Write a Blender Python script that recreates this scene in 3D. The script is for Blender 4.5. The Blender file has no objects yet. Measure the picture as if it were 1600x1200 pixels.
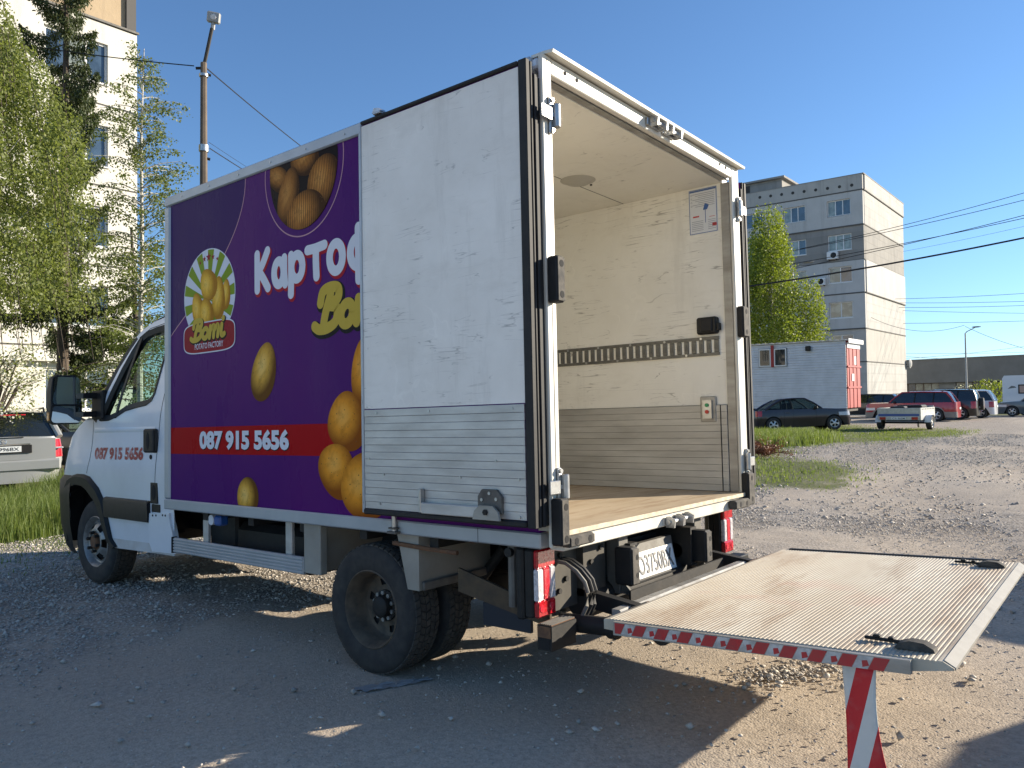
import bpy, bmesh, math, random
import numpy as np
from mathutils import Vector, Matrix
random.seed(7); rng = np.random.default_rng(11)
R = math.radians
sc = bpy.context.scene
C = sc.collection

# ---------------------------------------------------------------- camera
cam_d = bpy.data.cameras.new('camera'); cam = bpy.data.objects.new('camera', cam_d); C.objects.link(cam)
yaw, pitch, roll = .8951, .0486, -.0205
fw = Vector((math.sin(yaw)*math.cos(pitch), math.cos(yaw)*math.cos(pitch), math.sin(pitch)))
rt = Vector((math.cos(yaw), -math.sin(yaw), 0)); up = rt.cross(fw)
r2 = rt*math.cos(roll)+up*math.sin(roll); u2 = -rt*math.sin(roll)+up*math.cos(roll)
cam.matrix_world = Matrix(((r2.x,u2.x,-fw.x,-2.8283),(r2.y,u2.y,-fw.y,-2.0609),(r2.z,u2.z,-fw.z,1.3648),(0,0,0,1)))
cam_d.sensor_fit = 'HORIZONTAL'; cam_d.sensor_width = 36; cam_d.lens = 1214.56/1600*36
cam_d.clip_start = .05; cam_d.clip_end = 3000
sc.camera = cam

# ---------------------------------------------------------------- sky, sun, exposure
SUN_EL, SUN_AZ = R(18.3), R(126.9)          # azimuth from +Y towards +X
w = bpy.data.worlds.new('World'); sc.world = w; w.use_nodes = True
nt = w.node_tree; nt.nodes.clear()
sky = nt.nodes.new('ShaderNodeTexSky'); sky.sky_type = 'NISHITA'; sky.sun_disc = False
sky.sun_elevation = SUN_EL; sky.sun_rotation = SUN_AZ
sky.air_density = 1.0; sky.dust_density = .05; sky.ozone_density = 5.2
bg = nt.nodes.new('ShaderNodeBackground'); bg.inputs['Strength'].default_value = .10
out = nt.nodes.new('ShaderNodeOutputWorld')
nt.links.new(sky.outputs[0], bg.inputs['Color']); nt.links.new(bg.outputs[0], out.inputs['Surface'])
sd = bpy.data.lights.new('sun', 'SUN'); sun = bpy.data.objects.new('sun', sd); C.objects.link(sun)
sd.energy = 5.0; sd.angle = R(.5); sd.color = (1, .885, .71)
to_sun = Vector((math.sin(SUN_AZ)*math.cos(SUN_EL), math.cos(SUN_AZ)*math.cos(SUN_EL), math.sin(SUN_EL)))
sun.rotation_euler = to_sun.to_track_quat('Z', 'Y').to_euler(); sun.location = to_sun*60
sc.view_settings.view_transform = 'Standard'; sc.view_settings.look = 'None'
sc.view_settings.exposure = 1.0; sc.view_settings.gamma = 1
try:
    sc.cycles.max_bounces = 8; sc.cycles.transparent_max_bounces = 16; sc.cycles.diffuse_bounces = 4
except Exception: pass

# ---------------------------------------------------------------- helpers
class MB:
    def __init__(s): s.v = []; s.f = []
    def add(s, vs, fs):
        o = len(s.v); s.v += [tuple(map(float, q)) for q in vs]; s.f += [tuple(i+o for i in f) for f in fs]; return s
    def box(s, x0, x1, y0, y1, z0, z1):
        return s.add([(x0,y0,z0),(x1,y0,z0),(x1,y1,z0),(x0,y1,z0),(x0,y0,z1),(x1,y0,z1),(x1,y1,z1),(x0,y1,z1)],
                     [(3,2,1,0),(4,5,6,7),(0,1,5,4),(1,2,6,5),(2,3,7,6),(3,0,4,7)])
    def cbox(s, x0, x1, y0, y1, z0, z1, c=.006):     # chamfered box
        c = min(c, (x1-x0)*.45, (y1-y0)*.45, (z1-z0)*.45)
        bm = bmesh.new(); bmesh.ops.create_cube(bm, size=1)
        for q in bm.verts: q.co = Vector(((x0+x1)/2+q.co.x*(x1-x0), (y0+y1)/2+q.co.y*(y1-y0), (z0+z1)/2+q.co.z*(z1-z0)))
        bmesh.ops.bevel(bm, geom=list(bm.edges), offset=c, segments=1, affect='EDGES')
        return s.bm(bm)
    def bm(s, bm, M=None):
        bm.verts.index_update()
        s.add([(M@q.co if M else q.co) for q in bm.verts], [[q.index for q in f.verts] for f in bm.faces]); bm.free(); return s
    def prism(s, poly, axis, a0, a1):                # poly in the other two axes
        n = len(poly)
        def m(p, a): return {'x':(a,p[0],p[1]), 'y':(p[0],a,p[1]), 'z':(p[0],p[1],a)}[axis]
        ar = sum(poly[i][0]*poly[(i+1)%n][1]-poly[(i+1)%n][0]*poly[i][1] for i in range(n))
        if (ar < 0) ^ (axis == 'y'): poly = poly[::-1]
        vs = [m(p, a0) for p in poly]+[m(p, a1) for p in poly]
        fs = [tuple(range(n))[::-1], tuple(range(n, 2*n))]+[(i, (i+1) % n, (i+1) % n+n, i+n) for i in range(n)]
        return s.add(vs, fs)
    def tube(s, pts, r, n=8, cap=True):
        pts = [Vector(p) for p in pts]; m = len(pts)
        rs = r if isinstance(r, (list, tuple)) else [r]*m
        vs = []; fs = []; ref = None
        for i, p in enumerate(pts):
            d = (pts[min(i+1, m-1)]-pts[max(i-1, 0)]).normalized()
            if ref is None: ref = Vector((0,0,1)) if abs(d.z) < .9 else Vector((1,0,0))
            a = d.cross(ref).normalized(); b = d.cross(a).normalized(); ref = -b if False else ref
            for k in range(n):
                t = 2*math.pi*k/n; vs.append(p+(a*math.cos(t)+b*math.sin(t))*rs[i])
        for i in range(m-1):
            for k in range(n): fs.append((i*n+k, i*n+(k+1) % n, (i+1)*n+(k+1) % n, (i+1)*n+k))
        if cap: fs += [tuple(range(n))[::-1], tuple(range((m-1)*n, m*n))]
        return s.add(vs, fs)
    def lathe(s, prof, c, axis='x', n=32):           # prof [(radius, along axis)]
        vs = []; m = len(prof)
        for r, a in prof:
            for k in range(n):
                t = 2*math.pi*k/n; u, v = r*math.cos(t), r*math.sin(t)
                vs.append({'x':(c[0]+a, c[1]+u, c[2]+v), 'y':(c[0]+u, c[1]+a, c[2]+v), 'z':(c[0]+u, c[1]+v, c[2]+a)}[axis])
        fs = [(i*n+k, i*n+(k+1) % n, (i+1)*n+(k+1) % n, (i+1)*n+k) for i in range(m-1) for k in range(n)]
        return s.add(vs, fs)
    def cyl(s, c, r, a0, a1, axis='x', n=20, ch=0):
        if ch: return s.lathe([(0,a0),(r-ch,a0),(r,a0+ch),(r,a1-ch),(r-ch,a1),(0,a1)], c, axis, n)
        return s.lathe([(0,a0),(r,a0),(r,a1),(0,a1)], c, axis, n)
    def grid(s, rows, closed=False):
        m = len(rows); n = len(rows[0]); vs = [p for r in rows for p in r]
        fs = [(i*n+k, i*n+(k+1) % n, (i+1)*n+(k+1) % n, (i+1)*n+k) for i in range(m-1) for k in range(n if closed else n-1)]
        return s.add(vs, fs)
    def ell(s, c, rx, ry, rz, n=12, m=8):
        vs = []; 
        for i in range(m+1):
            t = math.pi*i/m
            for k in range(n):
                a = 2*math.pi*k/n; vs.append((c[0]+rx*math.sin(t)*math.cos(a), c[1]+ry*math.sin(t)*math.sin(a), c[2]+rz*math.cos(t)))
        return s.add(vs, [(i*n+k, (i+1)*n+k, (i+1)*n+(k+1) % n, i*n+(k+1) % n) for i in range(m) for k in range(n)])
    def mirror_x(s, cx):
        n = len(s.v); s.v += [(2*cx-x, y, z) for x, y, z in s.v]; s.f += [tuple(i+n for i in f[::-1]) for f in s.f]; return s
    def xf(s, M):
        s.v = [tuple(M@Vector(q)) for q in s.v]; return s

def setp(o, label=None, cat=None, group=None, kind=None):
    if label: o['label'] = label
    if cat: o['category'] = cat
    if group: o['group'] = group
    if kind: o['kind'] = kind
    return o
def mesh_of(name, mb, mat, smooth=35):
    me = bpy.data.meshes.new(name); me.from_pydata(mb.v, [], mb.f); me.validate(); me.update()
    bm = bmesh.new(); bm.from_mesh(me); bmesh.ops.remove_doubles(bm, verts=bm.verts, dist=1e-5)
    bmesh.ops.recalc_face_normals(bm, faces=bm.faces); bm.to_mesh(me); bm.free()
    if smooth:
        me.polygons.foreach_set('use_smooth', [True]*len(me.polygons)); me.set_sharp_from_angle(angle=R(smooth))
    if mat: me.materials.append(mat)
    return me
def obj(name, mb, mat, parent=None, smooth=35):
    o = bpy.data.objects.new(name, mesh_of(name, mb, mat, smooth)); C.objects.link(o)
    if parent: o.parent = parent
    return o
def objm(name, mb, mat, parent, smooth, cx):       # a part and its mirror image on the other side
    obj(name, mb, mat, parent, smooth); b = MB(); b.v = [(2*cx-x, y, z) for x, y, z in mb.v]; b.f = [f[::-1] for f in mb.f]
    return obj(name, b, mat, parent, smooth)
def empty(name, loc=(0,0,0), rot=(0,0,0)):
    o = bpy.data.objects.new(name, None); C.objects.link(o); o.location = loc; o.rotation_euler = rot
    o.empty_display_size = .2; return o
def raw(name, V, F, mat, parent=None, smooth=False):      # numpy bulk mesh, F (n,3) or (n,4)
    me = bpy.data.meshes.new(name); V = np.asarray(V, np.float32); F = np.asarray(F, np.int32); k = F.shape[1]
    me.vertices.add(len(V)); me.vertices.foreach_set('co', V.ravel())
    me.loops.add(F.size); me.loops.foreach_set('vertex_index', F.ravel())
    me.polygons.add(len(F)); me.polygons.foreach_set('loop_start', np.arange(0, F.size, k, dtype=np.int32))
    me.polygons.foreach_set('loop_total', np.full(len(F), k, np.int32))
    if smooth: me.polygons.foreach_set('use_smooth', np.ones(len(F), bool))
    me.update(calc_edges=True)
    if mat: me.materials.append(mat)
    o = bpy.data.objects.new(name, me); C.objects.link(o)
    if parent: o.parent = parent
    return o
def sp(u, k): return k*np.log1p(np.exp(np.clip(u/k, -50, 50)))
def terrain(x, y): return .022*np.minimum(sp(np.asarray(y, float)-1.6, .8), 28)+.0205*np.minimum(sp(np.asarray(x, float)-3.2, 1.), 58)
def gz(x, y): return float(terrain(x, y))
LEAN = (.024, -.027)      # true vertical of the wider site against the slope the truck stands on

# ---------------------------------------------------------------- materials
class NT:
    def __init__(s, name):
        s.m = bpy.data.materials.new(name); s.m.use_nodes = True; s.t = s.m.node_tree; s.t.nodes.clear()
        s.out = s.n('ShaderNodeOutputMaterial'); s.b = s.n('ShaderNodeBsdfPrincipled'); s.l(s.b.outputs[0], s.out.inputs['Surface'])
        s.tc = s.n('ShaderNodeTexCoord')
    def n(s, t, **k):
        q = s.t.nodes.new(t)
        for a, b in k.items(): setattr(q, a, b)
        return q
    def l(s, a, b): s.t.links.new(a, b)
    def noise(s, scale, detail=4, rough=.55, vec=None, stretch=None, dist=0):
        q = s.n('ShaderNodeTexNoise'); q.inputs['Scale'].default_value = scale; q.inputs['Detail'].default_value = detail
        q.inputs['Roughness'].default_value = rough; q.inputs['Distortion'].default_value = dist
        v = vec or s.tc.outputs['Object']
        if stretch:
            mp = s.n('ShaderNodeMapping'); mp.inputs['Scale'].default_value = stretch; s.l(v, mp.inputs['Vector']); v = mp.outputs[0]
        s.l(v, q.inputs['Vector']); return q.outputs['Fac']
    def vor(s, scale, feature='F1', stretch=None):
        q = s.n('ShaderNodeTexVoronoi'); q.feature = feature; q.inputs['Scale'].default_value = scale
        v = s.tc.outputs['Object']
        if stretch:
            mp = s.n('ShaderNodeMapping'); mp.inputs['Scale'].default_value = stretch; s.l(v, mp.inputs['Vector']); v = mp.outputs[0]
        s.l(v, q.inputs['Vector']); return q
    def ramp(s, f, stops, interp='LINEAR'):
        q = s.n('ShaderNodeValToRGB'); q.color_ramp.interpolation = interp; e = q.color_ramp.elements
        while len(e) < len(stops): e.new(.5)
        for i, (p, c) in enumerate(stops):
            e[i].position = p; e[i].color = (c, c, c, 1) if isinstance(c, (int, float)) else (*c, 1)
        s.l(f, q.inputs[0]); return q.outputs[0]
    def mix(s, f, a, b, mode='MIX'):
        q = s.n('ShaderNodeMix', data_type='RGBA', blend_type=mode)
        for v, i in ((f, 0), (a, 6), (b, 7)):
            if isinstance(v, (int, float)): q.inputs[i].default_value = v
            elif isinstance(v, tuple): q.inputs[i].default_value = (*v, 1)
            else: s.l(v, q.inputs[i])
        return q.outputs[2]
    def math(s, op, a, b=0.):
        q = s.n('ShaderNodeMath', operation=op)
        for v, i in ((a, 0), (b, 1)):
            if isinstance(v, (int, float)): q.inputs[i].default_value = v
            else: s.l(v, q.inputs[i])
        return q.outputs[0]
    def col(s, c):
        if isinstance(c, tuple): s.b.inputs['Base Color'].default_value = (*c, 1)
        else: s.l(c, s.b.inputs['Base Color'])
        return s
    def set(s, **k):
        for a, v in k.items():
            i = s.b.inputs[a.replace('_', ' ')]
            if isinstance(v, (int, float, tuple)): i.default_value = v
            else: s.l(v, i)
        return s
    def bump(s, f, strength=.3, dist=.01):
        q = s.n('ShaderNodeBump'); q.inputs['Strength'].default_value = strength; q.inputs['Distance'].default_value = dist
        s.l(f, q.inputs['Height']); s.l(q.outputs[0], s.b.inputs['Normal']); return s

def mat(name, c1, c2=None, rough=.6, metal=0, scale=6, amt=(.35,.7), bump=0, bscale=None, bdist=.004, stretch=None, spec=None, coat=0):
    t = NT(name)
    if c2: t.col(t.mix(t.ramp(t.noise(scale, 6, .6, stretch=stretch), [(amt[0], 0.), (amt[1], 1.)]), c1, c2))
    else: t.col(c1)
    t.set(Roughness=rough, Metallic=float(metal))
    if spec is not None: t.b.inputs['Specular IOR Level'].default_value = spec
    if coat: t.set(Coat_Weight=coat, Coat_Roughness=.08)
    if bump: t.bump(t.noise(bscale or scale*4, 5), bump, bdist)
    return t.m
def scuffed(name, base, dirt, mark, dirt_amt=.5, line_w=.006, rough=.45, stretch=(1,.55,2.6), metal=0.):
    """painted panel with broad grime, long wandering scrapes, short nicks and smears"""
    t = NT(name)
    g = t.ramp(t.noise(1.1, 8, .66), [(.36, 0.), (.74, dirt_amt)])
    c = t.mix(g, base, dirt)
    c = t.mix(t.ramp(t.noise(3.4, 7, .7, stretch=(1,.5,1.6)), [(.52, 0.), (.80, dirt_amt*.9)]), c, dirt)
    def scrapes(scale, w_, gate_scale, lo, hi, st):
        n = t.noise(scale, 3, .55, stretch=st, dist=.35)
        ln = t.ramp(t.math('ABSOLUTE', t.math('SUBTRACT', n, .5)), [(w_*.35, 1.), (w_, 0.)])
        return t.math('MULTIPLY', ln, t.ramp(t.noise(gate_scale, 5, .6), [(lo, 0.), (hi, 1.)]))
    c = t.mix(t.math('MULTIPLY', scrapes(1.5, line_w*.8, 2.7, .54, .66, (1,.35,3.4)), .45), c, mark)
    c = t.mix(t.math('MULTIPLY', scrapes(9., line_w*2.5, 3.1, .52, .64, (1,.16,2.4)), .6), c, mark)
    c = t.mix(t.ramp(t.noise(2.6, 7, .7, stretch=(1,2.4,.35)), [(.55, 0.), (.82, dirt_amt*.8)]), c, tuple(q*.8 for q in dirt))
    c = t.mix(t.math('MULTIPLY', scrapes(4.5, line_w*1.8, 6.5, .56, .68, (1,.4,2.2)), .7), c, mark)
    c = t.mix(t.math('MULTIPLY', scrapes(2.2, line_w*2.2, 1.9, .5, .7, (1,.9,1.1)), .35), c, tuple(min(1, q*1.12) for q in base))
    n2 = t.ramp(t.noise(26, 6, .75, stretch=(1,.45,1.6)), [(.70, 0.), (.74, .8)])
    c = t.mix(t.math('MULTIPLY', n2, t.ramp(t.noise(1.7, 4), [(.54, 0.), (.66, 1.)])), c, mark)
    t.col(c).set(Roughness=rough, Metallic=metal).bump(t.noise(2.2, 4), .16, .008)
    return t.m

M = {}
M['white'] = mat('white_paint', (.74,.76,.80), (.62,.64,.67), .28, 0, 2.2, (.45,.8), coat=.4)
M['cream'] = mat('cream_post', (.66,.635,.56), (.46,.42,.34), .42, 0, 5, (.5,.85), stretch=(1,1,.3))
M['grey_alu'] = mat('grey_aluminium_rail', (.42,.45,.48), (.34,.37,.40), .42, .35, 4, (.4,.8))
M['alu'] = mat('bare_aluminium', (.58,.57,.54), (.40,.385,.36), .42, .3, 14, (.35,.75), bump=.15, stretch=(1,.25,1))
M['alu_dark'] = mat('worn_aluminium', (.44,.43,.40), (.20,.185,.16), .5, .45, 9, (.3,.75), bump=.2, stretch=(1,.2,1))
M['door_in'] = scuffed('door_lining', (.86,.83,.775), (.62,.585,.525), (.20,.19,.175), .75, .0038)
M['wall_in'] = scuffed('box_lining', (.85,.83,.755), (.64,.61,.53), (.20,.18,.15), .6, .005)
M['ceil_in'] = scuffed('ceiling_lining', (.82,.795,.71), (.66,.625,.535), (.2,.18,.15), .5, .003)
M['black_rub'] = mat('black_rubber', (.010,.010,.011), (.022,.021,.020), .7, 0, 12, (.4,.8), bump=.2)
M['worn_rub'] = mat('dusty_rubber', (.04,.038,.036), (.13,.115,.095), .85, 0, 18, (.35,.75), bump=.35)
M['black_plastic'] = mat('black_plastic', (.010,.011,.012), (.020,.020,.020), .5, 0, 20, bump=.1, spec=.3)
M['dark_metal'] = mat('dark_chassis', (.012,.0115,.011), (.035,.030,.025), .7, .1, 9, (.4,.8), bump=.3)
M['grime_metal'] = mat('grimy_grey_steel', (.17,.165,.15), (.08,.07,.06), .65, .2, 8, (.35,.75), bump=.25)
M['rust'] = mat('rusty_steel', (.20,.10,.05), (.10,.055,.035), .85, .1, 22, bump=.4)
M['steel'] = mat('zinc_steel', (.55,.56,.56), (.35,.34,.33), .35, .85, 25, (.3,.8))
M['mud'] = mat('beige_mudguard', (.34,.32,.28), (.22,.20,.165), .6, 0, 3, (.35,.75), bump=.1)
M['gap'] = mat('panel_gap', (.012,.012,.013), rough=.9)
M['chrome'] = mat('chrome', (.75,.75,.76), rough=.12, metal=1)
M['mirror'] = mat('mirror_glass', (.85,.88,.9), rough=.02, metal=1)
M['interior'] = mat('cab_interior', (.035,.036,.04), (.06,.06,.065), .8, 0, 15)
M['seat'] = mat('seat_fabric', (.07,.075,.09), (.045,.05,.06), .95, 0, 60)
def glass(name, tint, alpha, rough=.02):
    t = NT(name); tr = t.n('ShaderNodeBsdfTransparent'); tr.inputs[0].default_value = (*tint, 1)
    t.col((.01,.012,.013)).set(Roughness=rough); t.b.inputs['IOR'].default_value = 1.5
    mx = t.n('ShaderNodeMixShader'); mx.inputs[0].default_value = alpha
    t.l(tr.outputs[0], mx.inputs[1]); t.l(t.b.outputs[0], mx.inputs[2]); t.l(mx.outputs[0], t.out.inputs['Surface']); return t.m
M['glass'] = glass('clear_glass', (.80,.93,.86), .22)
M['glass_dark'] = glass('tinted_glass', (.30,.36,.36), .55)
def lens(name, c, rough=.12):
    t = NT(name); t.col(t.mix(t.ramp(t.noise(60, 2), [(.4,0.),(.7,1.)]), c, tuple(q*.55 for q in c))).set(Roughness=rough, Coat_Weight=.6, Coat_Roughness=.05)
    t.bump(t.vor(90).outputs['Distance'], .25, .003); return t.m
M['lens_red'] = lens('red_lens', (.50,.012,.02)); M['lens_white'] = lens('clear_lens', (.66,.64,.66)); M['lens_bright'] = lens('bright_red_lens', (.80,.03,.05))
M['lens_amber'] = lens('amber_lens', (.8,.3,.03))
M['plate'] = mat('plate_white', (.78,.78,.76), (.6,.6,.57), .4, 0, 9, (.5,.85)); M['plate_txt'] = mat('plate_black', (.02,.02,.022), rough=.5)
M['plate_grey_txt'] = mat('plate_worn_text', (.10,.10,.10), rough=.5)

# ---------------------------------------------------------------- ground
def vnoise(x, y, s, seed):
    x = np.asarray(x)/s; y = np.asarray(y)/s; xi = np.floor(x).astype(int); yi = np.floor(y).astype(int); fx = x-xi; fy = y-yi
    def hsh(a, b): 
        q = np.sin(a*127.1+b*311.7+seed*74.7)*43758.5453; return q-np.floor(q)
    fx = fx*fx*(3-2*fx); fy = fy*fy*(3-2*fy)
    return (hsh(xi,yi)*(1-fx)+hsh(xi+1,yi)*fx)*(1-fy)+(hsh(xi,yi+1)*(1-fx)+hsh(xi+1,yi+1)*fx)*fy
def sstep(a, b, x): t = np.clip((x-a)/(b-a), 0, 1); return t*t*(3-2*t)
def blob(x, y, cx, cy, rx, ry, rot=0, soft=.35):
    c, s = math.cos(rot), math.sin(rot); u = (x-cx)*c+(y-cy)*s; v = -(x-cx)*s+(y-cy)*c
    return 1-sstep(1-soft, 1+soft, np.sqrt((u/rx)**2+(v/ry)**2))
def grassmask(x, y):
    x = np.asarray(x, float); y = np.asarray(y, float)
    n = vnoise(x, y, 1.1, 3)*.6+vnoise(x, y, .35, 4)*.4
    m = sstep(7.5, 8.0, y+.25*(n-.5))*sstep(40, 30, x)*(1-sstep(8.5, 10, x)*sstep(13, 12, y))      # bank on the far side of the truck
    m = np.maximum(m, .55*sstep(6.3, 7.6, y+1.2*(n-.5))*sstep(7, 5, x))
    for b in ((23.6,7.7,3.6,2.6,.3), (28,5.6,6.5,2.4,-.15), (13.4,4.3,3.6,1.9,.45), (18,6.9,3.0,1.7,.3), (31,9.5,6,3,0), (11.5,2.7,1.6,.7,.5)):
        m = np.maximum(m, blob(x, y, *b)*np.clip(.35+1.2*n, 0, 1))
    m = np.maximum(m, .8*sstep(58, 64, x))
    return np.clip(m, 0, 1)
def gravelmask(x, y):
    n = vnoise(x, y, .9, 9)*.6+vnoise(x, y, .3, 10)*.4
    big = vnoise(x, y, 2.4, 13)*.6+vnoise(x, y, 1.0, 14)*.4; rut = np.sin((y-.22*x)*2.3+3*vnoise(x, y, 4., 15))
    g = sstep(2.0, 3.4, y+1.2*(n-.5))                                        # loose stones forward of the rear axle
    g = np.maximum(g, sstep(2.6, 4.5, x+1.5*(n-.5))*np.clip(.45+.9*(big-.45)*2+.25*rut, .05, 1))
    return np.clip(g*(.55+.9*n), 0, 1)
def graded(lo, hi, step, far, g=1.12):
    a = list(np.arange(lo, hi, step)); s = step; b = a[-1]
    while b < far: s *= g; b += s; a.append(b)
    s = step; b = a[0]; pre = []
    while b > -far: s *= g; b -= s; pre.append(b)
    return np.array(pre[::-1]+a)
gx = graded(-3.2, 9, .055, 900); gy = graded(-2.6, 9, .055, 900)
GX, GY = np.meshgrid(gx, gy); X_, Y_ = GX.ravel(), GY.ravel()
gm = gravelmask(X_, Y_); near = np.exp(-((X_-2)**2+(Y_-2)**2)/900)
disp = (vnoise(X_, Y_, 1.3, 1)-.5)*.03+.018*np.sin((Y_-.22*X_)*2.3+3*vnoise(X_, Y_, 4., 15))*sstep(2.8,5,X_)+(vnoise(X_, Y_, .31, 2)-.5)*.014+(vnoise(X_, Y_, .12, 5)-.5)*.009*(.4+gm)
keep = np.ones_like(X_)
for wx, wy in ((.25,1.26),(2.0,1.26),(.25,4.82),(2.0,4.82)): keep *= sstep(.1, .7, np.hypot(X_-wx, Y_-wy))
def ground_z(x, y): return terrain(x, y)
Z_ = terrain(X_, Y_)+disp*near*keep-.004
nx_, ny_ = len(gx), len(gy)
ii = (np.arange(ny_-1)[:, None]*nx_+np.arange(nx_-1)[None, :]).ravel()
gt = NT('ground_dirt_and_gravel')
ga = gt.n('ShaderNodeAttribute', attribute_name='grass'); gr = gt.n('ShaderNodeAttribute', attribute_name='gravel')
big = gt.noise(.7, 5, .6); fine = gt.noise(38, 6, .7); spk = gt.noise(160, 3, .6)
dirt = gt.mix(gt.ramp(big, [(.3,0.),(.7,1.)]), (.47,.39,.305), (.60,.515,.415))
dirt = gt.mix(gt.ramp(fine, [(.38,0.),(.68,1.)]), dirt, (.36,.305,.245))
dirt = gt.mix(gt.ramp(gt.noise(.55, 6, .7, dist=.6), [(.56,0.),(.70,.45)]), dirt, (.24,.20,.16))
v1 = gt.vor(42); v2 = gt.vor(95)
stone = gt.ramp(v1.outputs['Color'], [(.1,(.29,.265,.235)),(.5,(.46,.42,.37)),(.9,(.62,.57,.51))])
stone = gt.mix(gt.ramp(v1.outputs['Distance'], [(.25,0.),(.6,.9)]), stone, (.20,.175,.15))
gfac = gt.math('MULTIPLY', gr.outputs['Fac'], gt.ramp(gt.noise(9, 4), [(.3,.35),(.6,1.)]))
c_ = gt.mix(gfac, dirt, stone)
c_ = gt.mix(gt.ramp(spk, [(.60,0.),(.72,.55)]), c_, (.46,.42,.36))
gc = gt.mix(gt.ramp(gt.noise(12, 5), [(.35,0.),(.65,1.)]), (.055,.085,.018), (.15,.15,.055))
c_ = gt.mix(gt.ramp(gt.math('ADD', ga.outputs['Fac'], gt.math('MULTIPLY', gt.math('SUBTRACT', gt.noise(14, 5, .7), .5), 1.1)), [(.35,0.),(.75,.9)]), c_, gc)
gt.col(c_).set(Roughness=.95); gt.b.inputs['Specular IOR Level'].default_value = .15
h1 = gt.math('MULTIPLY', gt.math('SUBTRACT', 1., v1.outputs['Distance']), gt.math('ADD', gt.math('MULTIPLY', gr.outputs['Fac'], 1.4), .15))
h2 = gt.math('ADD', h1, gt.math('MULTIPLY', fine, .9)); h3 = gt.math('ADD', h2, gt.math('MULTIPLY', v2.outputs['Distance'], -.5))
gt.bump(h3, .45, .010)
go = raw('ground', np.stack([X_, Y_, Z_], 1), np.stack([ii, ii+1, ii+nx_+1, ii+nx_], 1), gt.m, smooth=True)
for nm, vals in (('grass', grassmask(X_, Y_)), ('gravel', gm)):
    a = go.data.attributes.new(nm, 'FLOAT', 'POINT'); a.data.foreach_set('value', vals.astype(np.float32))
setp(go, 'sandy gravel yard around the delivery truck', kind='structure')

# ---------------------------------------------------------------- buildings
def concrete(name, a, b, streak, block=None):
    t = NT(name); c = t.mix(t.ramp(t.noise(.5, 6, .65), [(.3,0.),(.7,1.)]), a, b)
    st = t.ramp(t.noise(1.4, 6, .7, stretch=(1,1,.12)), [(.52,0.),(.72,.65)]); c = t.mix(st, c, streak)
    if block:
        br = t.n('ShaderNodeTexBrick'); mp = t.n('ShaderNodeMapping'); mp.inputs['Rotation'].default_value = (R(90),0,0)
        t.l(t.tc.outputs['Object'], mp.inputs['Vector']); t.l(mp.outputs[0], br.inputs['Vector'])
        br.inputs['Scale'].default_value = block; br.inputs['Mortar Size'].default_value = .02
        br.inputs['Color1'].default_value = (1,1,1,1); br.inputs['Color2'].default_value = (.84,.84,.84,1); br.inputs['Mortar'].default_value = (.70,.70,.70,1)
        c = t.mix(.45, c, t.mix(1., c, br.outputs['Color'], 'MULTIPLY'))
    t.col(c).set(Roughness=.9).bump(t.noise(6, 6, .7), .35, .03); return t.m
M['con_light'] = concrete('painted_panel', (.50,.49,.465), (.40,.39,.37), (.24,.235,.225), .35)
M['con_white'] = concrete('pale_render', (.52,.51,.49), (.45,.44,.42), (.36,.35,.33))
M['con_dark'] = concrete('bare_concrete', (.25,.24,.225), (.32,.305,.28), (.15,.145,.14), .35)
M['con_mid'] = concrete('weathered_concrete', (.38,.365,.335), (.45,.43,.395), (.20,.19,.175))
M['cream_wall'] = concrete('cream_render', (.68,.66,.60), (.58,.56,.505), (.38,.36,.32))
M['tan_wall'] = concrete('tan_plaster', (.47,.36,.23), (.37,.28,.18), (.22,.17,.12))
M['joint'] = mat('dark_joint', (.10,.095,.09), rough=.9)
M['win_frame'] = mat('white_window_frame', (.70,.70,.69), rough=.45)
M['old_frame'] = mat('brown_window_frame', (.16,.12,.09), rough=.6)
def pane_mat(name, c, rough):
    t = NT(name); t.col(t.mix(t.ramp(t.noise(1.7, 3), [(.4,0.),(.6,1.)]), c, tuple(q*.55 for q in c))).set(Roughness=rough); t.b.inputs['Specular IOR Level'].default_value = .9; return t.m
M['pane'] = pane_mat('window_pane', (.05,.08,.12), .04); M['pane_pale'] = pane_mat('curtained_pane', (.25,.28,.24), .12)
M['inside'] = mat('dark_room', (.05,.048,.045), rough=.9)

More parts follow.
